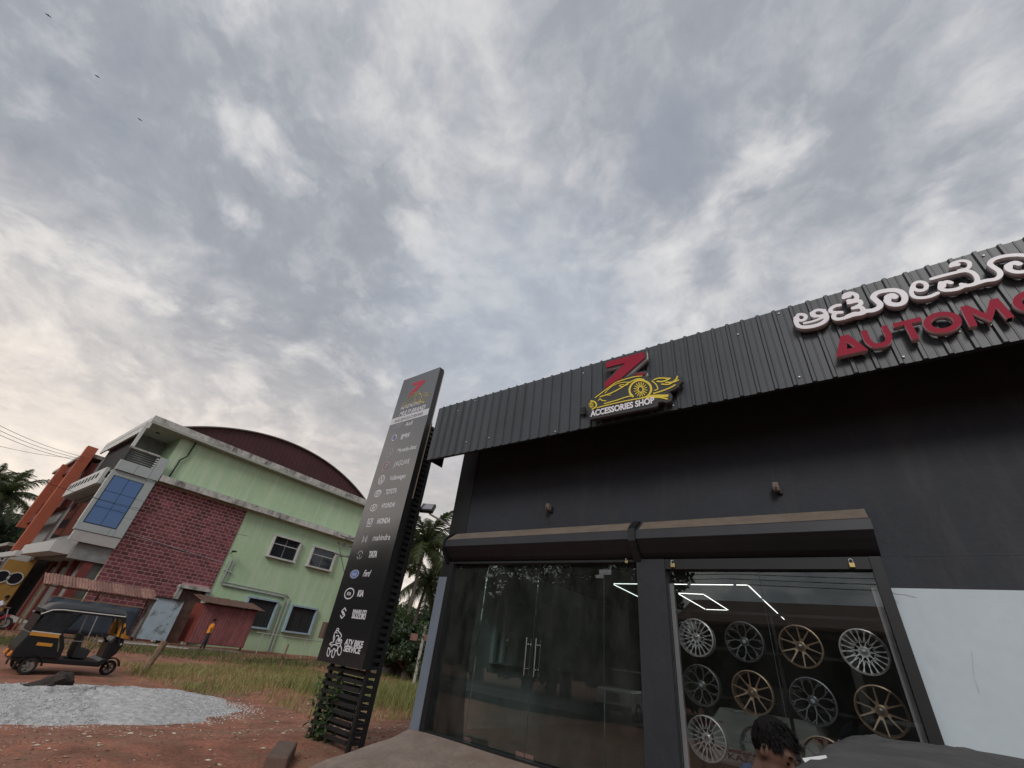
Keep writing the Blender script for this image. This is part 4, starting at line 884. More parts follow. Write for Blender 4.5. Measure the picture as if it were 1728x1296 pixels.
icon([S9(((385, 365), (345, 440), (325, 540), (330, 620), (250, 650), (245, 690), (290, 690))), S9(((450, 365), (500, 420), (525, 480), (490, 530), (440, 560), (520, 570), (525, 630), (490, 700))), S9(((400, 340), (420, 300), (450, 300), (450, 345), (400, 345))), S9(((395, 480), (440, 465), (460, 520), (430, 560), (400, 600), (390, 650), (460, 660), (500, 640))),
      S9(((205, 765), (180, 860), (175, 940), (205, 970), (235, 900), (240, 800), (205, 765))), S9(((330, 790), (290, 900), (290, 985), (325, 990), (360, 900), (365, 800), (330, 790))), S9(((500, 705), (525, 790), (510, 890), (465, 945), (430, 900), (435, 790), (500, 705))), S9(((270, 740), (330, 690), (400, 700), (440, 740), (400, 840))), S9(((370, 400), (400, 385), (420, 410)), 6), S9(((350, 470), (360, 540), (340, 600)), 6), S9(((290, 830), (240, 880)), 8), S9(((365, 850), (420, 830)), 8), S9(((440, 600), (500, 600)), 9)], 'print_white', res=0.0045)
text('lettering', 'ATV BIKE', A9(590, 690)[0], A9(800, 722)[1], 0.145, 'print_white', face, YT, 0.003, bold=0.035, width=A9(1035, 740)[0] - A9(590, 690)[0])
text('lettering', 'SERVICE', A9(562, 860)[0], A9(770, 880)[1], 0.145, 'print_white', face, YT, 0.003, bold=0.035, width=A9(968, 900)[0] - A9(562, 860)[0])

# creeper climbing inside the slats
vine = thing('creeper_plant', (-9.05, 6.5, 0.26), 'leafy green creeper growing through the slats of the sign tower', 'plant')
b = MB(); V = MB()
for k in range(17):
    x, y, z = -9.18 + random.uniform(-0.05, 0.62), 6.44 + random.uniform(-0.12, 0.10), 0.24; pts = [(x, y, z)]; top = random.uniform(0.5, 1.4)
    while z < top + 0.2: z += 0.09; x += random.uniform(-0.05, 0.05); y += random.uniform(-0.045, 0.045); pts.append((x, y, z))
    b.tube(pts, 0.006, 5)
    for p in pts[1:]:
        for j in range(random.choice((1, 2, 4))):
            a = random.uniform(0, 6.28); L = random.uniform(0.05, 0.19); w = L * 0.24; d = Vector((math.cos(a), math.sin(a) - 0.6, random.uniform(-0.9, 0.2))).normalized(); s = d.cross(Vector((0, 0, 1))).normalized(); q = Vector(p)
            V.add([q, q + d * L * .4 + s * w, q + d * L, q + d * L * .4 - s * w], [(0, 1, 2, 3)])
b.build('stems', 'leaf_vine', vine); o = V.build('leaves', 'leaf_vine', vine); o['kind'] = 'stuff'

# ---------------------------------------------------------------- the green building across the plot
GX_ = -40.0
gb = thing('green_building', (-46, 16, 0), 'pale green two-storey building with maroon barrel roof and painted brick end', 'building')
B('wall', 'green_wall', gb, -52, GX_, 8.25, 26.2, -0.1, 13.45)
B('balcony_back_wall', 'grey_wall', gb, -52, -43.2, 6.3, 8.248, 9.7, 13.45)
B('corner_block', 'grey_wall', gb, -52, GX_ - 0.002, 6.3, 8.248, 4.0, 9.62)
B('shopfront_block', 'grey_wall', gb, -52, GX_ - 0.5, 7.2, 8.248, -0.1, 3.998)
# upper ledge, roof slab and barrel roof
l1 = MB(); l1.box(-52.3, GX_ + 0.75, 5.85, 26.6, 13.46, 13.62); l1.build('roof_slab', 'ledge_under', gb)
led = MB(); led.box(GX_ + 0.60, GX_ + 0.75, 5.85, 26.6, 13.624, 14.06); led.build('roof_ledge', 'ledge', gb)
B('roof_ledge', 'acp_light', gb, -52.3, GX_ + 0.598, 5.85, 6.0, 13.624, 14.0)
B('white_soffit_trim', 'acp_light', gb, -52.3, GX_ + 0.74, 5.84, 5.95, 13.0, 13.455)
arc = []
cy, cz, Rr = 16.85, 8.05, 9.25 + 0.0
n = 40; y0, y1, zb_, zt_ = 7.7, 26.15, 14.0, 16.5
import math as _m
half = (y1 - y0) / 2; hgt = zt_ - zb_; Rr = (half * half + hgt * hgt) / (2 * hgt); cy = (y0 + y1) / 2; cz = zt_ - Rr; am = _m.asin(half / Rr)
arc = [(cy + Rr * _m.sin(-am + 2 * am * i / n), cz + Rr * _m.cos(-am + 2 * am * i / n)) for i in range(n + 1)]
b = MB(); b.prism(arc + [(y1, 13.63), (y0, 13.63)], 'x', -52, GX_ + 0.05); b.build('gable', 'maroon_sheet', gb)
b = MB(); outer = [(cy + (Rr + 0.09) * _m.sin(-am * 1.01 + 2.02 * am * i / n), cz + (Rr + 0.09) * _m.cos(-am * 1.01 + 2.02 * am * i / n)) for i in range(n + 1)]
inner = [(cy + (Rr + 0.004) * _m.sin(-am * 1.01 + 2.02 * am * i / n), cz + (Rr + 0.004) * _m.cos(-am * 1.01 + 2.02 * am * i / n)) for i in range(n + 1)]
for i in range(n): b.prism([inner[i], inner[i + 1], outer[i + 1], outer[i]], 'x', -52.2, GX_ + 0.28)
b.build('barrel_roof', 'roof_edge', gb)
gp = MB()
for i in range(46):
    y = 7.9 + i * 0.4
    if y < y1 - 0.2:
        zt2 = cz + _m.sqrt(max(Rr * Rr - (y - cy) ** 2, 0)) - 0.03
        if zt2 > 13.8: gp.box(GX_ + 0.052, GX_ + 0.075, y, y + 0.06, 13.64, zt2)
gp.build('gable_ribs', 'maroon_sheet', gb)['kind'] = 'stuff'
# middle ledge
B('middle_ledge', 'ledge', gb, GX_ + 0.002, GX_ + 0.7, 8.3, 26.3, 9.80, 10.22)
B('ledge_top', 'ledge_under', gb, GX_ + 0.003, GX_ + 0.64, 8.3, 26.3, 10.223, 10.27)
# painted brick panel
bp = B('brick_panel', 'mortar', gb, GX_ + 0.001, GX_ + 0.05, 8.22, 15.22, 0.0, 9.72)
pw, ph = 0.47, 0.236; cells = []
for r in range(int(9.7 / ph)):
    z = 9.70 - (r + 1) * ph; off = (r % 2) * pw * 0.5; y = 8.24 - off
    while y < 15.2:
        a, c_ = max(y, 8.24), min(y + pw - 0.062, 15.20)
        if c_ - a > 0.12 and not (13.05 < (a + c_) / 2 < 15.1 and z < 3.6): cells.append((a, c_, z + 0.02, z + ph - 0.036))
        y += pw
full = None
rest = MB(); cnt = 0
for a, c_, z0, z1 in cells:
    if cnt < 300 and abs((c_ - a) - (pw - 0.062)) < 1e-4:
        if full is None: full = B('brick', 'brick', None, -0.02, 0.02, -(pw - 0.062) / 2, (pw - 0.062) / 2, -(z1 - z0) / 2, (z1 - z0) / 2); o = full
        else: o = full.copy(); C.objects.link(o)
        o.location = (GX_ + 0.05 + random.uniform(-0.004, 0.004), (a + c_) / 2, (z0 + z1) / 2); setp(o, bp); cnt += 1
    else: rest.box(GX_ + 0.045, GX_ + 0.07, a, c_, z0, z1)
o = rest.build('brick_field', 'brick', bp); o['kind'] = 'stuff'
# windows
def window(y0, y1, z0, z1, fm, low):
    w = MB(); d = 0.32; t = 0.13; X0, X1 = GX_ + 0.001, GX_ + d
    w.box(X0, X1, y0, y0 + t, z0 + t, z1 - t); w.box(X0, X1, y1 - t, y1, z0 + t, z1 - t); w.box(X0, X1 + 0.02, y0 - 0.03, y1 + 0.03, z0, z0 + t); w.box(X0, X1 + 0.02, y0 - 0.03, y1 + 0.03, z1 - t, z1)
    f = w.build('window', fm, gb)
    ym = (y0 + y1) / 2; zm = z1 - t - 0.36 * (z1 - z0 - 2 * t) if not low else None
    px_ = GX_ + 0.08
    rows = [(z0 + t, z1 - t)] if low else [(z0 + t, zm - 0.03), (zm + 0.03, z1 - t)]
    for za, zc in rows:
        for ya, yc in ((y0 + t, ym - 0.03), (ym + 0.03, y1 - t)): B('pane', 'shade_dark' if low else 'dark_glass', f, px_, px_ + 0.02, ya, yc, za, zc)
    B('mullion', 'steel' if not low else 'shade_dark', f, px_ - 0.01, px_ + 0.05, ym - 0.03, ym + 0.03, z0 + t, z1 - t)
    if not low: B('transom', 'window_frame', f, px_ - 0.008, px_ + 0.052, y0 + t, y1 - t, zm - 0.03, zm + 0.03)
    else:
        for k in range(7):
            y = y0 + t + (k + 0.5) * (y1 - y0 - 2 * t) / 7; B('grille_bar', 'shade_dark', f, px_ + 0.06, px_ + 0.08, y - 0.012, y + 0.012, z0 + t, z1 - t)
window(18.2, 20.8, 6.72, 8.58, 'window_frame', False); window(22.02, 24.6, 6.72, 8.56, 'window_frame', False)
window(18.1, 20.75, 1.5, 3.66, 'blue_frame', True); window(21.97, 24.55, 1.5, 3.6, 'blue_frame', True)
# doorway in the brick panel
dr = MB(); dr.box(GX_ + 0.052, GX_ + 0.5, 13.0, 13.22, 0, 3.4); dr.box(GX_ + 0.052, GX_ + 0.5, 14.85, 15.07, 0, 3.4); dr.box(GX_ + 0.052, GX_ + 0.62, 12.95, 15.12, 3.402, 3.62); d = dr.build('doorway', 'ledge', gb)
B('door_leaf', 'rust_dark', d, GX_ + 0.055, GX_ + 0.1, 13.222, 14.848, 0, 3.398)
# corner bay with blue glazing
bay = B('corner_bay', 'acp', gb, GX_ + 0.001, GX_ + 0.45, 5.60, 8.20, 5.62, 9.70)
X1 = GX_ + 0.45
for r in range(3):
    for c_ in range(2):
        ya = 5.86 + c_ * 0.875; za = 6.15 + r * 1.055; B('pane', 'blue_glass', bay, X1 + 0.002, X1 + 0.03, ya, ya + 0.845, za, za + 1.025)
jj = MB(); jj.box(X1 + 0.001, X1 + 0.012, 5.80, 7.64, 6.10, 9.34); jj.build('glazing_frame', 'joint', bay)
for za, zc in ((5.66, 6.9), (6.92, 8.2), (8.22, 9.66)): B('cladding_panel', 'acp', bay, X1 + 0.002, X1 + 0.035, 7.66, 8.19, za, zc)
for ya, yc in ((5.62, 7.35), (7.37, 7.645)): B('cladding_panel', 'acp', bay, X1 + 0.002, X1 + 0.035, ya, yc, 5.64, 6.08)
for za, zc in ((6.12, 7.7), (7.72, 9.34)): B('cladding_panel', 'acp_light', bay, GX_ + 0.1, X1 - 0.02, 5.57, 5.598, za, zc)
sk = MB(); sk.prism([(GX_ + 0.44, 5.60), (GX_ + 0.30, 4.98), (GX_ + 0.02, 4.98), (GX_ + 0.02, 5.60)], 'y', 5.7, 8.2); sk.build('bay_skirt', 'acp_light', gb)
# balcony over the bay
for i, (ya, yc) in enumerate(((5.62, 6.7), (6.72, 7.6), (7.62, 8.22))): B('balcony_panel', 'acp', gb, GX_ + 0.30, GX_ + 0.62, ya, yc, 9.72 if i < 2 else 9.75, 10.42 if i < 2 else 11.4)
B('balcony_floor', 'ledge_under', gb, -43.2, GX_ + 0.299, 5.6, 8.24, 9.64, 9.72)
for k in range(6): B('balcony_rail', 'black_metal', gb, GX_ + 0.40, GX_ + 0.45, 5.75, 7.60, 10.48 + k * 0.15, 10.55 + k * 0.15)
B('balcony_cap', 'ledge', gb, GX_ + 0.30, GX_ + 0.6, 5.65, 7.61, 11.36, 11.48)
B('balcony_pillar', 'acp_light', gb, GX_ + 0.32, GX_ + 0.52, 5.66, 5.86, 11.482, 13.455)
for k in range(5): B('balcony_bracket', 'acp_light', gb, GX_ + 0.46, GX_ + 0.6, 7.46, 7.6, 10.46 + k * 0.17, 10.55 + k * 0.17)
lc_ = MB(); lc_.lathe([(0.0, -0.05), (0.13, -0.04), (0.15, 0.0)], (GX_ - 1.2, 6.9, 13.455), 'z', 16); lc_.build('ceiling_lamp', 'shade_dark', gb)
# street face: slotted parapet, ledges, shutters, pilasters
pb = B('slotted_parapet', 'acp_light', gb, -51.5, GX_ - 0.6, 5.35, 5.55, 8.75, 9.9)
for k in range(9): B('slot', 'shade_dark', pb, -50.8 + k * 1.05, -50.25 + k * 1.05, 5.335, 5.349, 9.25, 9.62)
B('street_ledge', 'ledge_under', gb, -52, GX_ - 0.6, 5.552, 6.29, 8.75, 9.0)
B('street_ledge', 'acp_light', gb, -52, GX_ - 0.6, 5.3, 6.29, 4.2, 4.9)
for k in range(3):
    x = -43.3 - k * 3.3; B('roller_shutter', 'shutter', gb, x - 1.4, x + 1.4, 7.10, 7.19, 0.35, 3.6); sh_ = MB()
    for j in range(26): sh_.box(x - 1.4, x + 1.4, 7.075, 7.098, 0.36 + j * 0.125, 0.36 + j * 0.125 + 0.085)
    sh_.build('shutter_slats', 'shutter', gb); B('pilaster', 'maroon', gb, x + 1.45, x + 1.85, 6.9, 7.19, 0.0, 3.99)
B('pilaster', 'maroon', gb, GX_ - 0.49, GX_ - 0.1, 7.2, 7.7, 0, 3.99)
st2 = B('front_step', 'pale_concrete', gb, -52, GX_ - 0.2, 4.6, 6.9, -0.05, 0.32)
B('window_band', 'dark_glass', gb, -51, -42, 6.26, 6.298, 5.6, 8.4); B('window_band', 'shade_dark', gb, -51, -43, 6.24, 6.296, 10.3, 13.0)
# pipes and lamp on the wall
def pipe(pts, r, nm='drain_pipe', m='pvc'):
    b = MB(); b.tube(pts, r, 8); return b.build(nm, m, gb, smooth=True)
xp = GX_ + 0.12
pipe([(xp, 9.25, 13.5), (xp, 9.2, 12.2), (xp, 8.9, 11.8), (xp, 8.85, 10.3)], 0.055, m='shade_dark')
pipe([(xp, 15.7, 5.95), (xp, 15.68, 4.25), (xp, 15.8, 4.1), (xp, 21.0, 4.02), (xp, 21.25, 3.85), (xp, 21.33, 0.05)], 0.07)
pipe([(xp, 15.9, 5.9), (xp, 15.9, 4.3), (xp, 21.3, 4.2), (xp, 21.6, 4.0), (xp, 21.62, 0.05)], 0.05)
pipe([(xp, 15.5, 5.1), (xp, 16.1, 5.0)], 0.06)
pipe([(xp - 0.05, 8.3, 6.1), (xp - 0.03, 12, 5.8), (xp - 0.05, 15.3, 5.55)], 0.02, 'wall_cable', 'print_grey')
lb = MB(); lb.tube([(GX_ + 0.05, 15.42, 6.3), (GX_ + 0.5, 15.42, 6.5)], 0.03, 6); lb.box(GX_ + 0.35, GX_ + 0.75, 15.3, 15.54, 6.42, 6.52); lb.build('wall_lamp', 'shade_dark', gb)

# ---------------------------------------------------------------- neighbour with the orange frames
nb = thing('orange_building', (-58, 12, 0), 'building with orange vertical frames and yellow ground floor beyond the green one', 'building')
B('wall', 'grey_wall', nb, -66, -52.4, 6.3, 20, -0.1, 12.6)
B('upper_floor', 'maroon', nb, -65.5, -52.6, 5.8, 6.298, 8.2, 12.2); B('roof_slab', 'pale_concrete', nb, -66.5, -52.5, 5.0, 20.5, 12.605, 12.9)
B('orange_frame', 'orange_wall', nb, -53.1, -52.35, 4.85, 5.6, 4.4, 13.4); B('orange_frame', 'orange_wall', nb, -60.2, -59.4, 4.75, 5.6, 6.6, 12.6)
B('orange_beam', 'maroon', nb, -64.1, -53.2, 5.2, 5.6, 11.6, 12.3); B('orange_beam', 'maroon', nb, -64.1, -53.2, 5.2, 5.6, 7.0, 7.6)
B('floor_slab', 'acp_light', nb, -64, -50.5, 4.95, 5.28, 4.0, 4.38)
yw = B('yellow_wall', 'yellow_wall', nb, -49.6, -49.4, 4.75, 6.2, 0.33, 3.7)
for y in (5.72, 5.0):
    b = MB(); b.lathe([(0.36, 0.05), (0.43, 0.05), (0.43, 0.0), (0.36, 0.0)], (-49.398, y, 2.55), 'x', 28, close=True); f = b.build('round_window', 'acp_light', yw)
    b = MB(); b.lathe([(0.0, 0.02), (0.37, 0.02), (0.37, 0.0)], (-49.397, y, 2.55), 'x', 28); b.build('pane', 'dark_glass', f)
B('yellow_return', 'yellow_wall', nb, -52.3, -49.61, 6.2, 6.28, 0.33, 3.98)
for k in range(4): B('railing', 'black_metal', nb, -64, -54.8, 5.3, 5.34, 8.0 + k * 0.25, 8.05 + k * 0.25)
fb = thing('grey_building', (-75, 13, 0), 'low grey building far down the street before the palms', 'building')
B('wall', 'grey_wall', fb, -84, -67, 6.2, 18, -0.1, 5.4); B('roof_slab', 'pale_concrete', fb, -84.5, -66.8, 5.6, 18.5, 5.405, 5.7)
for k in range(5): B('window', 'dark_glass', fb, -82.5 + k * 3.2, -81 + k * 3.2, 6.14, 6.198, 4.2, 5.2)
B('awning', 'rust_tile', fb, -84, -67, 4.6, 6.198, 3.8, 4.0)

# ---------------------------------------------------------------- sheds and kiosks on the verge
def leaning_roof(par, x0, x1, y0, y1, z0, z1, m, pitch=0.28, nm='roof_sheet'):
    """corrugated sheets sloping down towards +x"""
    n_ = max(2, int(round((y1 - y0) / pitch))); w = (y1 - y0) / n_
    for i in range(n_):
        ya = y0 + i * w; b = MB(); dz = random.uniform(-0.02, 0.02); e = random.uniform(-0.05, 0.05)
        vs = []
        for j in range(7):
            y = ya + (w + 0.01) * j / 6; c_ = 0.025 * math.sin(j * math.pi / 1.5)
            vs += [(x0, y, z1 + c_ + dz), (x1 + e, y, z0 + c_ + dz), (x0, y, z1 + c_ + dz - 0.012), (x1 + e, y, z0 + c_ + dz - 0.012)]
        fs = []
        for j in range(6):
            a = j * 4; fs += [(a, a + 1, a + 5, a + 4), (a + 2, a + 6, a + 7, a + 3), (a + 1, a + 3, a + 7, a + 5), (a, a + 4, a + 6, a + 2)]
        fs += [(0, 2, 3, 1), (24, 25, 27, 26)]
        b.add(vs, fs); b.build(nm, m, par)
t = thing('tin_shed', (-37, 8.2, 0), 'open shed with brown ribbed roof between the rickshaw and the brick wall', 'shed')
leaning_roof(t, -37.4, -36.0, 5.35, 10.95, 2.42, 2.95, 'rust_tile', 0.30)
for y in (5.5, 8.2, 10.8): B('post', 'wood', t, -36.25, -36.17, y, y + 0.08, 0, 2.42); B('post', 'wood', t, -37.3, -37.22, y, y + 0.08, 0, 2.85)
B('beam', 'wood', t, -36.3, -36.2, 5.4, 10.9, 2.28, 2.37)
t = thing('tarpaulin_screen', (-36, 8.2, 0), 'dark blue tarpaulin screen hung behind the rickshaw', 'screen')
b = MB(); vs = []; fs = []
for i in range(25):
    for j in range(7): vs.append((-35.95 + 0.06 * math.sin(i * 0.9 + j * 0.4), 5.95 + i * 0.185, 0.2 + j * 0.27 + 0.03 * math.sin(i * 0.6) * (j / 6)))
for i in range(24):
    for j in range(6): fs.append((i * 7 + j, (i + 1) * 7 + j, (i + 1) * 7 + j + 1, i * 7 + j + 1))
b.add(vs, fs); o = b.build('sheet', 'tarp', t, smooth=True); so_ = o.modifiers.new('solid', 'SOLIDIFY'); so_.thickness = 0.01
B('rail', 'wood', t, -36.02, -35.97, 5.9, 10.5, 1.84, 1.89)
t = thing('blue_kiosk', (-36.4, 11.7, 0), 'pale blue metal kiosk with peeling paint beside the red one', 'kiosk')
b = MB(); b.box(-37.2, -36.0, 10.92, 12.48, 0.28, 2.55); b.build('body', 'kiosk_blue', t); B('lid', 'shade_dark', t, -37.3, -35.9, 10.85, 12.6, 2.552, 2.62)
B('side_panel', 'rust_dark', t, -37.1, -36.02, 12.482, 12.50, 0.3, 2.54)
for y in (11.0, 12.4):
    for x in (-37.1, -36.1): B('leg', 'rust_dark', t, x - 0.04, x + 0.04, y - 0.04, y + 0.04, 0, 0.279)
t = thing('red_kiosk', (-36.2, 15.3, 0), 'maroon sheet-metal kiosk with a rusty awning behind the man in orange', 'kiosk')
ky0, ky1 = 13.75, 17.45
B('body', 'kiosk_side', t, -37.6, -36.0, ky0, ky1, 0.30, 2.62)
nslat = 20
for i in range(nslat):
    y = ky0 + 0.03 + i * (ky1 - ky0 - 0.06) / nslat; B('slat', 'kiosk_red', t, -35.998, -35.965, y, y + (ky1 - ky0) / nslat - 0.03, 0.33, 2.58)
for y in (ky0 + 0.1, ky1 - 0.1): B('leg', 'rust_dark', t, -36.2, -36.1, y - 0.05, y + 0.05, 0, 0.299)
leaning_roof(t, -37.7, -35.45, ky0 - 0.35, ky1 + 0.25, 2.70, 3.12, 'rust_dark', 0.26, 'awning_sheet')
B('frame_bar', 'rust_dark', t, -36.05, -35.995, ky0, ky1, 2.62, 2.70)
t = thing('concrete_kerb', (-34.4, 12, 0), 'long low concrete slab edging the verge by the kiosks', 'kerb')
for i in range(6): B('slab', 'concrete', t, -35.5 + random.uniform(-.05, .05), -34.2 + random.uniform(-.08, .08), 8.6 + i * 1.35, 9.9 + i * 1.35, 0.0, 0.14 + random.uniform(-.02, .02))
b = MB(); b.tube([(-33.5, 8.5, 0.12), (-33.3, 11.0, 0.16), (-33.2, 12.9, 0.13)], 0.045, 6); tag(b.build('fallen_pole', 'pale_concrete'), 'thin pale pole lying on the verge beside the kerb', 'pole')
b = MB(); b.tube([(-31.5, 17.2, 0.10), (-31.8, 20.2, 0.22)], 0.04, 6); tag(b.build('fallen_pole', 'wood'), 'wooden stick lying in the verge below the green wall', 'pole')
# railing in front of the lower windows
t = thing('pipe_railing', (-35, 20, 0), 'thin grey pipe railing before the lower windows', 'railing')
b = MB(); b.tube([(-35, 17.5, 1.35), (-35, 25.5, 1.20)], 0.03, 6); b.build('rail', 'pvc', t)
for y in (18.0, 21.5, 25.0): b = MB(); b.tube([(-35, y, 0), (-35, y, 1.33)], 0.03, 6); b.build('post', 'pvc', t)
# leaning posts in the grass
p = atz(243, 1130, 0.0)
b = MB(); q = atx(279, 1082, p.x); b.tube([(p.x, p.y, -0.1), (p.x, p.y + (q.y - p.y) * 0.5 + 0.03, q.z * .5), (q.x, q.y, q.z)], [0.13, 0.12, 0.15], 8); tag(b.build('wooden_post', 'wood'), 'thick weathered wooden post leaning in the grass near the rickshaw', 'post')
p = atz(470, 1133, 0.0)
b = MB(); q = atx(487, 1087, p.x); b.tube([(p.x, p.y, -0.1), (q.x, q.y, q.z)], 0.05, 6); b.tube([(p.x, p.y + 0.1, 0.4), (p.x + 0.1, p.y - 0.2, 0.75)], 0.035, 6); tag(b.build('wooden_post', 'wood'), 'thin forked post standing in the grass below the green wall', 'post')

p = atz(470, 1290, 0.24)
b = MB(); b.box(-0.42, 0.42, -0.16, 0.16, -0.08, 0.20); o = b.build('stone_block', 'rust_box', bevel=0.03); o.location = p; o.rotation_euler = (0.03, 0.05, math.radians(-38)); tag(o, 'rough laterite stone block lying beside the ramp at the bottom', 'stone')

# ---------------------------------------------------------------- vehicles
def wheel_parts(par, c, R, w, nspoke=6, rimm='steel', axis='x'):
    t = MB(); t.lathe([(R * 0.66, -w / 2), (R * 0.9, -w / 2), (R, -w * 0.32), (R, w * 0.32), (R * 0.9, w / 2), (R * 0.66, w / 2)], c, axis, 24, close=True); ty = t.build('wheel', 'rubber', par, smooth=True)
    r = MB(); r.lathe([(R * 0.66, -w * .42), (R * 0.60, -w * .30), (R * 0.60, w * .30), (R * 0.66, w * .42)], c, axis, 24)
    for k in range(nspoke):
        a = 2 * math.pi * k / nspoke
        for s in (-1, 1):
            q = [(0.08, -0.16), (0.62, -0.10), (0.62, 0.10), (0.08, 0.16)]; vs = []
            for rr, tt in q:
                for e in (0.28, 0.36): vs.append((c[0] + s * w * e, c[1] + R * (rr * math.cos(a) - tt * math.sin(a)), c[2] + R * (rr * math.sin(a) + tt * math.cos(a))))
            r.add(vs, [(0, 2, 4, 6), (1, 7, 5, 3), (0, 1, 3, 2), (2, 3, 5, 4), (4, 5, 7, 6), (6, 7, 1, 0)])
    for s in (-1, 1): r.lathe([(0, s * w * .44), (R * .16, s * w * .42), (R * .2, s * w * .3)], c, axis, 14)
    r.build('rim', rimm, ty, smooth=True)
    return ty
rk_ = thing('auto_rickshaw', (-20.2, 3.9, 0), 'black and yellow auto rickshaw parked on the red earth', 'rickshaw')
X0, Y0 = -20.2, 3.9; hw = 0.62
def ry(p): return [(Y0 + a, b_) for a, b_ in p]
def slab(name, m, poly, xa, xb, par=rk_, bevel=0.0): b = MB(); b.prism(ry(poly), 'x', X0 + xa, X0 + xb); return b.build(name, m, par, bevel=bevel)
slab('chassis', 'rick_black', [(-0.62, 0.30), (1.45, 0.26), (1.62, 0.45), (1.50, 0.50), (1.36, 0.40), (-0.1, 0.42), (-0.62, 0.40)], -hw + .03, hw - .03, bevel=0.02)
slab('rear_body', 'rick_black', [(-0.66, 0.36), (0.02, 0.40), (0.34, 0.40), (0.20, 0.72), (0.08, 1.00), (-0.58, 1.02), (-0.68, 0.60)], -hw, hw, bevel=0.03)
for s in (-1, 1):
    a, c_ = (hw + 0.001, hw + 0.02) if s > 0 else (-hw - 0.02, -hw - 0.001)
    slab('yellow_band', 'rick_yellow', [(-0.58, 0.93), (0.10, 0.915), (0.08, 1.00), (-0.58, 1.02)], a, c_); slab('white_trim', 'rick_trim', [(-0.58, 1.022), (0.10, 1.002), (0.10, 1.03), (-0.58, 1.05)], a, c_)
    slab('side_plate', 'rick_yellow', [(-0.30, 0.70), (0.06, 0.69), (0.05, 0.77), (-0.30, 0.78)], a, c_)
    slab('side_curtain', 'rick_canvas', [(-0.60, 1.05), (0.09, 1.03), (0.26, 1.56), (-0.50, 1.56)], a * 0.985, c_ * 0.985)
    slab('rear_pillar', 'rick_black', [(0.30, 0.40), (0.40, 0.40), (0.36, 0.7), (0.14, 1.05), (0.33, 1.58), (0.25, 1.58), (0.05, 1.05), (0.24, 0.7)], a * 0.97, c_ * 0.97)
    b = MB(); x = X0 + s * (hw - 0.03); b.tube([(x, Y0 + 0.70, 1.62), (x, Y0 + 0.78, 0.95)], 0.018, 8); b.build('grab_pole', 'chrome', rk_)
    b = MB(); b.tube([(x, Y0 + 0.10, 0.86), (x, Y0 + 0.76, 0.88)], 0.014, 6); b.build('side_rail', 'steel', rk_)
    b = MB(); b.tube([(x, Y0 + 1.42, 1.66), (x, Y0 + 1.56, 1.10), (x, Y0 + 1.66, 0.86)], 0.024, 8); b.build('windscreen_pillar', 'rick_black', rk_)
    b = MB()
    for k in range(9):
        a0, a1 = math.radians(200 - k * 22), math.radians(200 - (k + 1) * 22); 
        b.prism(ry([(-0.2 + 0.27 * math.cos(a0), 0.21 + 0.27 * math.sin(a0)), (-0.2 + 0.27 * math.cos(a1), 0.21 + 0.27 * math.sin(a1)), (-0.2 + 0.30 * math.cos(a1), 0.21 + 0.30 * math.sin(a1)), (-0.2 + 0.30 * math.cos(a0), 0.21 + 0.30 * math.sin(a0))]), 'x', X0 + s * (hw - .08), X0 + s * (hw + .06))
    b.build('mudguard', 'rick_black', rk_)
    wheel_parts(rk_, (X0 + s * (hw - 0.03), Y0 - 0.2, 0.205), 0.205, 0.11)
    slab('tail_lamp', 'orange_lens', [(-0.72, 0.40), (-0.66, 0.40), (-0.62, 0.52), (-0.68, 0.52)], s * 0.36 - 0.12, s * 0.36 + 0.12)
    slab('indicator', 'orange_lens', [(1.64, 0.60), (1.74, 0.60), (1.76, 0.70), (1.66, 0.70)], s * 0.24 - 0.05, s * 0.24 + 0.05)
    slab('mirror', 'rick_black', [(1.52, 1.18), (1.56, 1.18), (1.56, 1.36), (1.52, 1.36)], s * 0.72 - 0.06, s * 0.72 + 0.06)
# canopy: bulged hood
b = MB(); prof_ = [(-0.60, 1.48), (-0.54, 1.62), (-0.42, 1.74), (-0.24, 1.80), (0.2, 1.82), (0.9, 1.82), (1.36, 1.82), (1.46, 1.76)]
vs = []; nx_ = 12
for (a, z) in prof_:
    for i in range(nx_ + 1):
        u = -1 + 2 * i / nx_; drop = (abs(u) ** 4) * 0.16; vs.append((X0 + u * (hw + 0.03), Y0 + a, z - drop + 0.03))
for (a, z) in prof_:
    for i in range(nx_ + 1):
        u = -1 + 2 * i / nx_; drop = (abs(u) ** 4) * 0.20; vs.append((X0 + u * (hw + 0.03), Y0 + a, min(z - 0.03, 1.62 + (0.0 if a > -0.5 else -0.15)) - drop * .2))
m_ = len(prof_); K = nx_ + 1; fs = []
for i in range(m_ - 1):
    for j in range(nx_):
        fs.append((i * K + j, i * K + j + 1, (i + 1) * K + j + 1, (i + 1) * K + j)); o_ = m_ * K; fs.append((o_ + i * K + j, o_ + (i + 1) * K + j, o_ + (i + 1) * K + j + 1, o_ + i * K + j + 1))
    for j in (0, nx_): fs.append((i * K + j, (i + 1) * K + j, m_ * K + (i + 1) * K + j, m_ * K + i * K + j))
for j in range(nx_):
    for i in (0, m_ - 1): fs.append((i * K + j, i * K + j + 1, m_ * K + i * K + j + 1, m_ * K + i * K + j))
b.add(vs, fs); can = b.build('canopy', 'rick_canvas', rk_, smooth=True)
for s in (-1, 1):
    b = MB(); x = X0 + s * (hw + 0.045); b.tube([(x, Y0 - 0.62, 1.47), (x, Y0 - 0.42, 1.60), (x, Y0 - 0.2, 1.635), (x, Y0 + 1.42, 1.645)], 0.016, 6); b.build('hood_piping', 'rick_trim', can)
B('rear_curtain', 'rick_canvas', rk_, X0 - hw + .03, X0 + hw - .03, Y0 - 0.60, Y0 - 0.575, 1.03, 1.6)
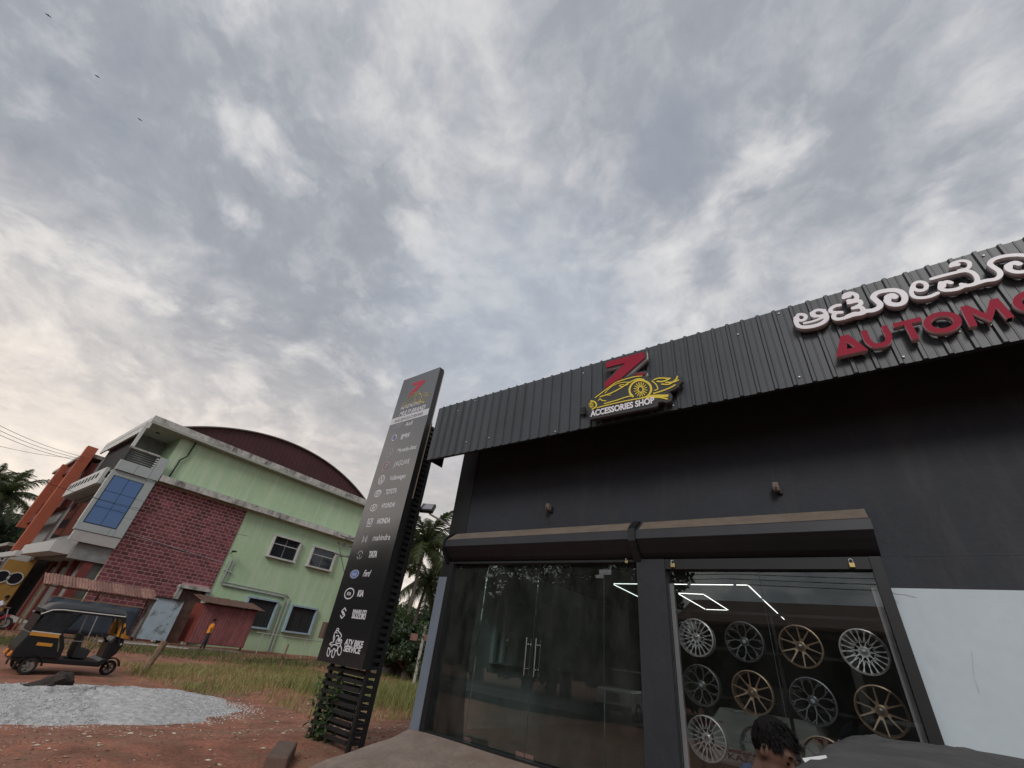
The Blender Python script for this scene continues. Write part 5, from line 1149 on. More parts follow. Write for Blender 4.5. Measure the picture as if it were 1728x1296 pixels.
slab('front_cowl', 'rick_black', [(1.46, 0.46), (1.62, 0.44), (1.78, 0.60), (1.84, 0.86), (1.80, 1.04), (1.52, 1.08), (1.44, 0.9)], -0.40, 0.40, bevel=0.05)
slab('yellow_cowl', 'rick_yellow', [(1.52, 1.082), (1.80, 1.042), (1.84, 1.10), (1.70, 1.16), (1.62, 1.30), (1.54, 1.46), (1.46, 1.46)], 0.38, 0.60); slab('yellow_cowl', 'rick_yellow', [(1.52, 1.082), (1.80, 1.042), (1.84, 1.10), (1.70, 1.16), (1.62, 1.30), (1.54, 1.46), (1.46, 1.46)], -0.60, -0.38)
b = MB(); b.add([(X0 - 0.58, Y0 + 1.62, 1.10), (X0 + 0.58, Y0 + 1.62, 1.10), (X0 + 0.56, Y0 + 1.47, 1.64), (X0 - 0.56, Y0 + 1.47, 1.64), (X0 - 0.58, Y0 + 1.628, 1.10), (X0 + 0.58, Y0 + 1.628, 1.10), (X0 + 0.56, Y0 + 1.478, 1.64), (X0 - 0.56, Y0 + 1.478, 1.64)], [(0, 1, 2, 3), (7, 6, 5, 4), (0, 4, 5, 1), (1, 5, 6, 2), (2, 6, 7, 3), (3, 7, 4, 0)]); b.build('windscreen', 'shop_glass', rk_)
b = MB(); b.lathe([(0, 0.06), (0.07, 0.05), (0.085, 0.0), (0.06, -0.06)], (X0, Y0 + 1.80, 0.84), 'y', 18); b.build('headlight', 'clear_lens', rk_, smooth=True)
for s in (-1, 1): b = MB(); b.lathe([(0, 0.05), (0.055, 0.04), (0.07, 0.0), (0.05, -0.05)], (X0 + s * 0.34, Y0 + 1.76, 0.88), 'y', 16); b.build('headlight', 'clear_lens', rk_, smooth=True)
b = MB(); b.tube([(X0 - 0.33, Y0 + 1.28, 1.06), (X0 - 0.1, Y0 + 1.36, 1.0), (X0, Y0 + 1.42, 0.9), (X0 + 0.1, Y0 + 1.36, 1.0), (X0 + 0.33, Y0 + 1.28, 1.06)], 0.02, 8); b.build('handlebar', 'rick_black', rk_)
b = MB(); b.tube([(X0, Y0 + 1.44, 0.95), (X0, Y0 + 1.70, 0.42)], 0.04, 8); b.tube([(X0 + 0.09, Y0 + 1.66, 0.46), (X0 + 0.09, Y0 + 1.86, 0.21)], 0.03, 8); b.build('fork', 'rick_black', rk_)
wheel_parts(rk_, (X0, Y0 + 1.86, 0.205), 0.205, 0.11)
b = MB()
for k in range(8):
    a0, a1 = math.radians(170 - k * 20), math.radians(150 - k * 20); b.prism(ry([(1.86 + r * math.cos(a), 0.21 + r * math.sin(a)) for r, a in ((0.25, a0), (0.25, a1), (0.28, a1), (0.28, a0))]), 'x', X0 - 0.10, X0 + 0.10)
b.build('mudguard', 'rick_black', rk_)
slab('driver_seat', 'seat', [(0.72, 0.42), (1.08, 0.42), (1.10, 0.66), (0.80, 0.70), (0.74, 1.06), (0.66, 1.06), (0.68, 0.6)], -0.34, 0.34, bevel=0.03)
slab('passenger_seat', 'seat', [(-0.30, 0.60), (0.16, 0.62), (0.16, 0.72), (-0.22, 0.74), (-0.34, 1.2), (-0.44, 1.2)], -0.54, 0.54, bevel=0.03)

def loft(name, m, par, secs, smooth=True):
    """secs: list of (y, [(x,z)...]) closed rings, same count"""
    b = MB(); n_ = len(secs[0][1]); vs = [(x, y, z) for y, ring_ in secs for x, z in ring_]; fs = []
    for i in range(len(secs) - 1):
        for k in range(n_): fs.append((i * n_ + k, i * n_ + (k + 1) % n_, (i + 1) * n_ + (k + 1) % n_, (i + 1) * n_ + k))
    fs += [tuple(range(n_)), tuple(range((len(secs) - 1) * n_, len(secs) * n_))]; b.add(vs, fs); return b.build(name, m, par, smooth=smooth)
def box_ring(hw_, z0, z1, r=0.08, tum=0.0): return [(-hw_ + r * .4, z0), (hw_ - r * .4, z0), (hw_, z0 + r), (hw_, (z0 + z1) / 2), (hw_ - tum, z1 - r), (hw_ - tum - r, z1), (-hw_ + tum + r, z1), (-hw_ + tum, z1 - r), (-hw_, (z0 + z1) / 2), (-hw_, z0 + r)]
# sedan inside the shop, tail to the window
sd = thing('sedan_car', (-1.7, 11.6, 0.70), 'pale grey-green sedan parked inside the shop behind the wheels', 'car')
cx0, yz = -1.7, 9.6
def shift(r_, c0, zf): return [(x + c0, z + zf) for x, z in r_]
loft('body', 'car_pale', sd, [(yz, shift(box_ring(0.78, 0.30, 0.72), cx0, .7)), (yz + .10, shift(box_ring(0.84, 0.22, 0.92, .1), cx0, .7)), (yz + .35, shift(box_ring(0.86, 0.22, 1.02, .1, .04), cx0, .7)), (yz + 1.1, shift(box_ring(0.87, 0.22, 1.02, .1, .04), cx0, .7)), (yz + 3.0, shift(box_ring(0.87, 0.22, 0.98, .1, .04), cx0, .7)), (yz + 4.0, shift(box_ring(0.84, 0.24, 0.84, .1, .06), cx0, .7)), (yz + 4.3, shift(box_ring(0.74, 0.32, 0.66), cx0, .7))])
loft('cabin', 'car_dark', sd, [(yz + .75, shift(box_ring(0.66, 0.95, 1.03, .03), cx0, .7)), (yz + 1.35, shift(box_ring(0.72, 0.98, 1.42, .1, .12), cx0, .7)), (yz + 2.3, shift(box_ring(0.72, 0.98, 1.46, .1, .12), cx0, .7)), (yz + 3.2, shift(box_ring(0.70, 0.95, 1.0, .02), cx0, .7))])
B('boot_slot', 'car_dark', sd, cx0 - 0.62, cx0 + 0.62, yz + 0.085, yz + 0.11, 1.35, 1.52)
for x in (-0.3, 0.0, 0.3): B('clip_hole', 'car_dark', sd, cx0 + x - 0.05, cx0 + x + 0.05, yz + 0.10, yz + 0.13, 1.585, 1.615)
b = MB(); b.tube([(cx0 - 0.55 + 0.16 * k / 12 * 2, yz + 0.20 + 0.10 * math.sin(k * 0.9), 1.705) for k in range(13)], 0.006, 5); b.tube([(cx0 + 0.15 + 0.14 * math.cos(k * 0.55), yz + 0.24 + 0.08 * math.sin(k * 0.55), 1.715) for k in range(14)], 0.006, 5); b.build('chalk_marks', 'print_white', sd)['kind'] = 'stuff'
for s in (-1, 1): B('tail_light', 'tail_red', sd, cx0 + s * 0.70 - 0.10, cx0 + s * 0.70 + 0.10, yz + 0.05, yz + 0.12, 1.36, 1.54, bevel=0.02)
B('bumper', 'car_white', sd, cx0 - 0.84, cx0 + 0.84, yz - 0.06, yz + 0.15, 0.98, 1.20, bevel=0.04)
pl = B('number_plate', 'print_white', sd, cx0 - 0.62, cx0 - 0.12, yz - 0.075, yz - 0.061, 1.03, 1.17)
text('plate_lettering', 'KA20', cx0 - 0.58, 1.065, 0.11, 'car_dark', pl, yz - 0.079, 0.003, bold=0.02, width=0.40)
for s in (-1, 1):
    for y in (yz + 0.85, yz + 3.45): wheel_parts(sd, (cx0 + s * 0.76, y, 1.01), 0.31, 0.2)
# boxy jeep waiting on the far side of the forecourt, behind the photographer
jp = thing('jeep', (-9.4, -7.0, 0.30), 'boxy cream off-road car with slotted grille mirrored in the glass door', 'car')
jx, jy, jz = -9.4, -6.3, 0.30
loft('body', 'car_white', jp, [(jy, shift(box_ring(0.78, 0.35, 1.02), jx, jz)), (jy - .1, shift(box_ring(0.82, 0.32, 1.08), jx, jz)), (jy - 1.2, shift(box_ring(0.84, 0.32, 1.12), jx, jz)), (jy - 3.9, shift(box_ring(0.84, 0.32, 1.12), jx, jz))], smooth=False)
loft('cabin', 'car_dark', jp, [(jy - 1.25, shift(box_ring(0.78, 1.1, 1.16, .02), jx, jz)), (jy - 1.5, shift(box_ring(0.76, 1.1, 1.74, .08, .06), jx, jz)), (jy - 3.85, shift(box_ring(0.76, 1.1, 1.76, .08, .06), jx, jz))], smooth=False)
B('roof', 'car_white', jp, jx - 0.72, jx + 0.72, jy - 3.85, jy - 1.45, jz + 1.765, jz + 1.82, bevel=0.02)
for k in range(6): B('grille_slot', 'car_dark', jp, jx - 0.30 + k * 0.11, jx - 0.24 + k * 0.11, jy + 0.0, jy + 0.012, jz + 0.62, jz + 0.95)
for s in (-1, 1):
    b = MB(); b.lathe([(0, 0.03), (0.10, 0.02), (0.11, -0.02)], (jx + s * 0.55, jy + 0.01, jz + 0.80), 'y', 16); b.build('headlight', 'clear_lens', jp)
    for y in (jy - 0.75, jy - 3.1): wheel_parts(jp, (jx + s * 0.74, y, jz + 0.34), 0.34, 0.22)
B('bumper', 'car_dark', jp, jx - 0.84, jx + 0.84, jy + 0.02, jy + 0.16, jz + 0.38, jz + 0.54, bevel=0.02)
# car under a grey cover, in front of the shop
cc = thing('covered_car', (0.35, 4.3, 0.22), 'car under a grey fabric cover at the bottom right', 'car')
b = MB(); ny_, nx_ = 130, 90; yA, yB = 1.9, 6.2; vs = []
def cov(u, v):
    """u across 0..1, v along 0..1 -> point; a draped shell over roof and bonnet"""
    y = yA + (yB - yA) * v
    zt = 1.83 if y < 4.85 else 1.83 - 0.62 * float(sst(4.85, 5.25, y)) - 0.12 * float(sst(5.3, 6.2, y))
    if y < 2.3: zt -= 0.55 * float(sst(2.3, 1.9, y))
    a = (u - 0.5) * 2; cx_ = 0.36; hw_t = 0.76; hw_b = 0.92; s = abs(a)
    if s < 0.5: x = cx_ + math.copysign(hw_t * (s / 0.5), a); z = zt + 0.055 * (1 - (s / 0.5) ** 2) - 0.055 * float(sst(0.38, 0.5, s))
    else:
        q = (s - 0.5) / 0.5; x = cx_ + math.copysign(hw_t + (hw_b - hw_t) * min(1, q * 1.6) + 0.03 * math.sin(9 * v * 3.1 + 5 * q) * q, a); z = zt - 0.055 - (zt - 0.055 - 0.24) * q
    z += 0.0025 * math.sin(23 * y + 9 * x + 2 * math.sin(7 * x)) + 0.003 * math.sin(17 * x - 6 * y) * (0.5 + 0.5 * math.sin(2.3 * y)) + 0.010 * math.exp(-((x + 0.9 - 0.42 * (y - 1.8)) / 0.03) ** 2) + 0.008 * math.exp(-((y - 3.9 - 0.25 * x) / 0.03) ** 2) + 0.002 * math.sin(11 * y + 6 * x) + 0.003 * math.sin(5.3 * x - 3.1 * y) + 0.010 * math.exp(-((x - 0.15 + 0.9 * (y - 4.2)) / 0.06) ** 2) + 0.016 * math.exp(-((x + 0.25 - 0.10 * (y - 3.5)) / 0.035) ** 2)
    return (x, y, z)
for i in range(nx_ + 1):
    for j in range(ny_ + 1): vs.append(cov(i / nx_, j / ny_))
fs = [(i * (ny_ + 1) + j, (i + 1) * (ny_ + 1) + j, (i + 1) * (ny_ + 1) + j + 1, i * (ny_ + 1) + j + 1) for i in range(nx_) for j in range(ny_)]
b.add(vs, fs); n0 = len(vs)
for j0 in (0, ny_):
    ring_ = [i * (ny_ + 1) + j0 for i in range(nx_ + 1)]; b.f.append(tuple(ring_))
b.build('cover', 'cover', cc, smooth=True)
b = MB(); sm = [cov(0.27, 0.25 + 0.43 * i / 20) for i in range(21)]; b.tube([(x, y, z + 0.004) for x, y, z in sm], 0.006, 5); b.build('seam', 'logo_side', cc)
for s in (-1, 1):
    for y in (2.75, 5.35): wheel_parts(cc, (0.36 + s * 0.74, y, 0.50), 0.30, 0.2)
b = MB(); pc = aty(1383, 1300, 2.72); b.add([(pc.x - 0.03, pc.y - 0.10, 1.815), (pc.x + 0.05, pc.y - 0.08, 1.84), (pc.x + 0.03, pc.y + 0.06, 1.85), (pc.x - 0.06, pc.y + 0.03, 1.825)], [(0, 1, 2, 3)]); b.add([(x, y, z - 0.003) for x, y, z in b.v], [(3, 2, 1, 0)])
tag(b.build('paper_sheet', 'paper'), 'white sheet of paper lying on the grey car cover', 'paper')

# ---------------------------------------------------------------- people
def ellipsoid(b, c, r, n=14, m_=10):
    vs = []; fs = []
    for i in range(m_ + 1):
        t_ = math.pi * i / m_
        for k in range(n): a = 2 * math.pi * k / n; vs.append((c[0] + r[0] * math.sin(t_) * math.cos(a), c[1] + r[1] * math.sin(t_) * math.sin(a), c[2] + r[2] * math.cos(t_)))
    for i in range(m_):
        for k in range(n): fs.append((i * n + k, i * n + (k + 1) % n, (i + 1) * n + (k + 1) % n, (i + 1) * n + k))
    b.add(vs, fs)
def remeshed(b, name, m, voxel, smooth_it=3):
    """fuse the overlapping pieces into one continuous skin"""
    o = b.build('tmp_body', m); md = o.modifiers.new('r', 'REMESH'); md.mode = 'VOXEL'; md.voxel_size = voxel; md.use_smooth_shade = True
    s_ = o.modifiers.new('s', 'SMOOTH'); s_.factor = 0.5; s_.iterations = smooth_it
    bpy.context.view_layer.update(); me = bpy.data.meshes.new_from_object(o.evaluated_get(bpy.context.evaluated_depsgraph_get())); bpy.data.objects.remove(o)
    me.name = name; me.materials.clear(); me.materials.append(MATS[m] if isinstance(m, str) else m)
    q = bpy.data.objects.new(name, me); C.objects.link(q); return q
def figure(J, voxel, skin, top, legs, label, headrot=Matrix(), shoes='rubber'):
    """J: joints in metres, local frame facing +x; head centre J['head']"""
    g_ = lambda k: Vector(J[k]); b = MB()
    hp_ = g_('pelvis'); ch = g_('chest'); nk = g_('neck'); hd_ = g_('head')
    b.tube([hp_, hp_.lerp(ch, .5), ch, nk], [0.13, 0.125, 0.135, 0.06], 12)
    b.tube([nk, nk.lerp(hd_, .6)], [0.058, 0.055], 10)
    for s in ('l', 'r'):
        b.tube([ch.lerp(g_('sh' + s), .35), g_('sh' + s), g_('el' + s), g_('wr' + s)], [0.09, 0.058, 0.042, 0.028], 10)
        w_ = g_('wr' + s); d = (w_ - g_('el' + s)).normalized(); sd_ = d.orthogonal().normalized(); pe = d.cross(sd_)
        b.tube([w_, w_ + d * 0.085], [0.026, 0.034], 8)
        for k in range(4):
            f0 = w_ + d * 0.08 + sd_ * (k - 1.5) * 0.019; L = (0.065, 0.075, 0.07, 0.055)[k]; b.tube([f0, f0 + d * L * .5 + pe * 0.008, f0 + d * L * .85 + pe * 0.03], [0.0095, 0.009, 0.007], 6)
        f0 = w_ + d * 0.03 + sd_ * 0.03; b.tube([f0, f0 + sd_ * 0.025 + d * 0.025, f0 + sd_ * 0.03 + d * 0.055], [0.012, 0.011, 0.008], 6)
        b.tube([hp_.lerp(g_('hp' + s), .5), g_('hp' + s), g_('kn' + s), g_('an' + s)], [0.11, 0.085, 0.058, 0.04], 10)
        a_ = g_('an' + s); b.tube([a_ + Vector((-0.05, 0, -0.045)), a_ + Vector((0.06, 0, -0.055)), a_ + Vector((0.16, 0, -0.065))], [0.04, 0.042, 0.03], 8)
    h = MB(); ellipsoid(h, (0, 0, 0.02), (0.092, 0.075, 0.105)); ellipsoid(h, (0.022, 0, -0.055), (0.066, 0.056, 0.062)); ellipsoid(h, (0.088, 0, -0.012), (0.020, 0.013, 0.024)); ellipsoid(h, (0.078, 0, 0.028), (0.020, 0.046, 0.010)); ellipsoid(h, (0.082, 0, -0.058), (0.014, 0.024, 0.008)); ellipsoid(h, (0.074, 0, -0.092), (0.018, 0.02, 0.016))
    for s in (-1, 1): ellipsoid(h, (-0.008, s * 0.076, -0.008), (0.022, 0.012, 0.034))
    R3 = headrot.to_3x3() if len(headrot) == 4 else headrot
    b.add([hd_ + R3 @ Vector(v) for v in h.v], h.f)
    body_ = remeshed(b, 'person', skin, voxel); tag(body_, label, 'person')
    # clothing as its own fused skins, a little fuller than the body
    c_ = MB(); c_.tube([hp_ + Vector((0, 0, -0.06)), hp_.lerp(ch, .5), ch, ch.lerp(nk, .75)], [0.165, 0.155, 0.165, 0.085], 14)
    for s in ('l', 'r'): c_.tube([ch.lerp(g_('sh' + s), .35), g_('sh' + s), g_('sh' + s).lerp(g_('el' + s), .8)], [0.12, 0.082, 0.070], 10)
    if J.get('collar'): c_.tube([ch.lerp(nk, .6), nk.lerp(hd_, .12)], [0.13, 0.085], 14)
    t1 = remeshed(c_, 'shirt', top, voxel * 1.2, 2); t1.parent = body_
    c_ = MB(); c_.tube([hp_ + Vector((0, 0, 0.05)), hp_ + Vector((0, 0, -0.05))], 0.15, 12)
    for s in ('l', 'r'): c_.tube([hp_.lerp(g_('hp' + s), .6), g_('hp' + s), g_('kn' + s), g_('an' + s) + Vector((0, 0, 0.0))], [0.12, 0.10, 0.075, 0.06], 10)
    t2 = remeshed(c_, 'trousers', legs, voxel * 1.2, 2); t2.parent = body_
    # hair: cap of many short locks
    v_ = MB(); dense = voxel < 0.012; nl = 2600 if dense else 160
    for k in range(nl):
        a = random.uniform(0, 6.283); e = random.uniform(-0.25 if True else 0, 1.0); n_ = Vector((math.cos(a) * math.sqrt(max(0, 1 - e * e)), math.sin(a) * math.sqrt(max(0, 1 - e * e)), e))
        if n_.x > 0.45 and n_.z < 0.55: continue
        if n_.z < 0.05 and n_.x > -0.05: continue
        q = Vector((n_.x * 0.094, n_.y * 0.078, 0.022 + n_.z * 0.106)); L = random.uniform(0.015, 0.034) * (1.3 if n_.z > 0.3 else 0.8); tdir = (n_ * 0.42 + Vector((random.uniform(0.1, .8), random.uniform(-.45, .45), random.uniform(-.7, .0)))).normalized(); s2 = tdir.cross(n_); s2 = (s2.normalized() if s2.length > 1e-4 else Vector((0, 1, 0))) * (0.007 if dense else 0.02)
        pts = [q - s2, q + s2, q + tdir * L * .6 + s2 * .8 - n_ * L * .05, q + tdir * L * .6 - s2 * .8, q + tdir * L + Vector((0.006, 0, -0.012))]
        v_.add([hd_ + R3 @ p_ for p_ in pts], [(0, 1, 2, 3), (3, 2, 4)])
    hcap = MB(); ellipsoid(hcap, (-0.020, 0, 0.042), (0.092, 0.083, 0.102)); v_.add([hd_ + R3 @ Vector(p_) for p_ in hcap.v], [f_ for f_ in hcap.f])
    hr = v_.build('hair', 'hair', None); hr.parent = body_
    # eyes and brows
    if dense:
        for s in (-1, 1):
            e_ = MB(); ellipsoid(e_, (0.0825, s * 0.031, 0.002), (0.006, 0.012, 0.0022)); e_.v = [tuple(hd_ + R3 @ Vector(p_)) for p_ in e_.v]; o = e_.build('eye', 'hair', None, smooth=True); o.parent = body_
            e_ = MB(); ellipsoid(e_, (0.0875, s * 0.031, 0.029), (0.006, 0.018, 0.0026)); e_.v = [tuple(hd_ + R3 @ Vector(p_)) for p_ in e_.v]; o = e_.build('eyebrow', 'hair', None, smooth=True); o.parent = body_
    return body_
stand = dict(pelvis=(0, 0, 0.95), chest=(0.0, 0, 1.30), neck=(0.0, 0, 1.47), head=(0.03, 0, 1.60), shl=(0, 0.19, 1.40), shr=(0, -0.19, 1.40), ell=(-0.03, 0.24, 1.13), elr=(-0.03, -0.24, 1.13), wrl=(0.06, 0.24, 0.90), wrr=(0.06, -0.24, 0.90),
             hpl=(0, 0.09, 0.90), hpr=(0, -0.09, 0.90), knl=(0.02, 0.10, 0.50), knr=(0.0, -0.10, 0.50), anl=(-0.01, 0.10, 0.09), anr=(-0.01, -0.10, 0.09))
# young man bending by the covered car: local +x is world +x turned slightly to the camera
lean = dict(stand); lean.update(pelvis=(-0.26, 0, 0.92), chest=(-0.11, 0, 1.25), neck=(-0.03, 0, 1.43), head=(0.045, 0, 1.545), shl=(-0.08, 0.19, 1.36), shr=(-0.08, -0.19, 1.36), ell=(0.03, 0.24, 1.12), elr=(0.03, -0.24, 1.12), wrl=(0.22, 0.15, 1.06), wrr=(0.22, -0.15, 1.06), hpl=(-0.26, 0.09, 0.87), hpr=(-0.26, -0.09, 0.87), knl=(-0.20, 0.10, 0.48), knr=(-0.24, -0.10, 0.48), anl=(-0.26, 0.10, 0.09), anr=(-0.32, -0.10, 0.09), collar=True)
hr_ = Matrix.Rotation(math.radians(-8), 4, 'X') @ Matrix.Rotation(math.radians(24), 4, 'Y')
p1_ = figure(lean, 0.0085, 'skin', 'denim', 'trousers', 'dark-haired young man in a blue denim collar looking down by the covered car', hr_)
p1_.rotation_euler = (0, 0, math.radians(-14)); p1_.location = (-0.545, 3.0, 0.262)
m2 = dict(stand); m2.update(wrl=(0.0, 0.22, 0.92), anr=(-0.14, -0.10, 0.09), knr=(-0.04, -0.10, 0.5), anl=(0.10, 0.10, 0.09), knl=(0.08, 0.10, 0.5))
p2_ = figure(m2, 0.016, 'skin_dark', 'shirt_orange', 'trousers', 'man in an orange shirt and dark trousers before the red kiosk'); p2_.rotation_euler = (0, 0, math.radians(80)); p2_.location = (-34.15, 14.05, 0.10)
# rider in white with a scooter at the left edge
sit = dict(stand); sit.update(pelvis=(0, 0, 0.80), chest=(0.06, 0, 1.16), neck=(0.10, 0, 1.34), head=(0.14, 0, 1.47), shl=(0.07, 0.19, 1.26), shr=(0.07, -0.19, 1.26), ell=(0.22, 0.22, 1.05), elr=(0.22, -0.22, 1.05), wrl=(0.42, 0.20, 1.02), wrr=(0.42, -0.20, 1.02), hpl=(0.02, 0.10, 0.78), hpr=(0.02, -0.10, 0.78), knl=(0.36, 0.16, 0.68), knr=(0.36, -0.16, 0.68), anl=(0.28, 0.18, 0.32), anr=(0.28, -0.18, 0.32))
p3_ = figure(sit, 0.016, 'skin_dark', 'shirt_white', 'trousers', 'man in a white shirt on a motorbike at the left edge'); p3_.rotation_euler = (0, 0, math.radians(75)); p3_.location = (-38.6, 4.55, 0.0)
mb_ = thing('motorbike', (-38.6, 4.55, 0), 'black motorbike ridden by the man in white at the left edge', 'motorbike'); mb_.rotation_euler = (0, 0, math.radians(-15))
bx_, by_ = -38.6, 4.55
for o, y in (('rear', -0.55), ('front', 0.72)):
    w_ = wheel_parts(mb_, (0, y, 0.30), 0.30, 0.09, 5)
b = MB(); b.prism([(-0.55, 0.62), (-0.1, 0.66), (0.1, 0.80), (0.42, 0.82), (0.5, 0.66), (0.3, 0.45), (0.1, 0.28), (-0.3, 0.32)], 'x', -0.13, 0.13); b.build('tank_and_frame', 'rick_black', mb_, bevel=0.03)
b = MB(); b.prism([(-0.72, 0.72), (-0.05, 0.68), (-0.02, 0.76), (-0.72, 0.80)], 'x', -0.13, 0.13); b.build('seat', 'seat', mb_, bevel=0.02)
b = MB(); b.tube([(-0.08, 0.72, 0.30), (-0.07, 0.48, 0.95)], 0.025, 6); b.tube([(0.08, 0.72, 0.30), (0.07, 0.48, 0.95)], 0.025, 6); b.build('fork', 'chrome', mb_)
b = MB(); b.tube([(-0.34, 0.38, 1.02), (0, 0.46, 0.98), (0.34, 0.38, 1.02)], 0.018, 6); b.build('handlebar', 'chrome', mb_)
for o in mb_.children: o.matrix_parent_inverse = Matrix()
# goods on the step
for i, (y, x, m_, lab) in enumerate(((5.35, -39.4, 'print_red', 'red plastic crate on the step behind the motorbike'), (5.75, -38.9, 'letter_red', 'dark red crate beside the yellow sack'), (5.15, -38.7, 'rick_yellow', 'yellow crate nearest the motorbike'))):
    t = thing('crate', (x, y, 0.02), lab, 'crate', 'crates at the shopfront'); z0 = 0.0 if i else 0.32; w = 0.24
    if not i: x = -40.5; t.location = (x, y, 0.32)
    for a in ((x - w, x + w, y - .18, y - .165), (x - w, x + w, y + .165, y + .18), (x - w, x - w + .015, y - .164, y + .164), (x + w - .015, x + w, y - .164, y + .164)): B('side', m_, t, *a, z0 + .02, z0 + .32)
    B('base', m_, t, x - w, x + w, y - .18, y + .18, z0, z0 + .018)
# the sack on the gravel
b = MB(); n_ = 26; vs = []; fs = []; m_ = 14
sa_, sb_ = Vector((-15.15, 3.0, 0.25)), Vector((-15.45, 3.85, 0.25)); ax_ = (sb_ - sa_); sx_ = Vector((ax_.y, -ax_.x, 0)).normalized()
for i in range(n_ + 1):
    t_ = i / n_; c_ = sa_ + ax_ * t_; w = 0.05 + 0.20 * math.sin(math.pi * min(1, t_ * 0.8 + 0.12)) ** 0.8; h_ = 0.015 + 0.14 * float(sst(0.1, 0.75, t_)) * (1 - 0.45 * float(sst(0.9, 1, t_)))
    for k in range(m_): a = 2 * math.pi * k / m_; f_ = 1 + 0.16 * math.sin(3 * a + 9 * t_) + 0.09 * math.sin(5 * a - 13 * t_) + 0.04 * math.sin(8 * a + 21 * t_); vs.append(c_ + sx_ * (w * f_ * math.cos(a)) + Vector((0, 0, h_ * f_ * (0.55 + math.sin(a)) + 0.02)))
for i in range(n_):
    for k in range(m_): fs.append((i * m_ + k, i * m_ + (k + 1) % m_, (i + 1) * m_ + (k + 1) % m_, (i + 1) * m_ + k))
fs += [tuple(range(m_)), tuple(range(n_ * m_, (n_ + 1) * m_))]; b.add(vs, fs)
tag(b.build('brown_sack', 'sack', smooth=True), 'dark brown crumpled sack lying on the gravel heap', 'sack')

# ---------------------------------------------------------------- trees and plants
def frond_mesh(L, seed):
    r_ = random.Random(seed); b = MB(); pts = []; n_ = 16
    for i in range(n_ + 1): t_ = i / n_; pts.append(Vector((L * (t_ - 0.12 * t_ * t_), 0, L * (0.34 * t_ - 0.62 * t_ * t_))))
    b.tube(pts, [0.05 * (1 - 0.85 * i / n_) for i in range(n_ + 1)], 5)
    for i in range(2, 60):
        t_ = i / 60; f = t_ * n_; k = min(int(f), n_ - 1); p = pts[k].lerp(pts[k + 1], f - k); d = (pts[k + 1] - pts[k]).normalized()
        for s in (-1, 1):
            l = L * 0.24 * math.sin(math.pi * (0.10 + 0.86 * t_)) * r_.uniform(0.8, 1.15); dr = Vector((0.45, s * 0.85, -0.25 - 0.4 * r_.random())).normalized(); w = d * 0.035
            e1 = p + dr * l * .55; e2 = p + (dr + Vector((0, 0, -0.55))).normalized() * l
            b.add([p - w, p + w, e1 + w, e1 - w, e2], [(0, 1, 2, 3), (3, 2, 4)])
    me = bpy.data.meshes.new('frond'); me.from_pydata([tuple(v) for v in b.v], [], b.f); me.materials.append(MATS['leaf_palm']); return me
FR = [frond_mesh(4.2, 1), frond_mesh(4.6, 2), frond_mesh(3.7, 3)]
def palm(x, y, h, lab, s=1.0, n_=22, lean_=(0.6, 0.3), seed=0):
    r_ = random.Random(seed); t = thing('coconut_palm', (x, y, 0), lab, 'tree', 'coconut palms')
    tp = Vector((x + lean_[0], y + lean_[1], h)); b = MB(); b.tube([(x, y, -0.2), (x + lean_[0] * .2, y + lean_[1] * .2, h * .35), (x + lean_[0] * .6, y + lean_[1] * .6, h * .75), tp], [0.22, 0.16, 0.14, 0.13], 10); b.build('trunk', 'palm_bark', t, smooth=True)
    for k in range(n_):
        o = bpy.data.objects.new('frond', r_.choice(FR)); C.objects.link(o); ring_ = k / n_
        o.location = tp + Vector((0, 0, 0.1)); o.rotation_euler = (r_.uniform(-0.25, 0.25), math.radians(-58 + 108 * ring_ + r_.uniform(-8, 8)), k * 2.399 + r_.uniform(-.2, .2)); o.scale = (s * r_.uniform(0.85, 1.1),) * 3; setp(o, t)
    b = MB()
    for k in range(7): a = k * 0.9; ellipsoid(b, (tp.x + 0.26 * math.cos(a), tp.y + 0.26 * math.sin(a), h - 0.18 - 0.1 * (k % 2)), (0.12, 0.12, 0.15), 8, 6)
    b.build('coconuts', 'leaf_mid', t)['kind'] = 'stuff'
    return t
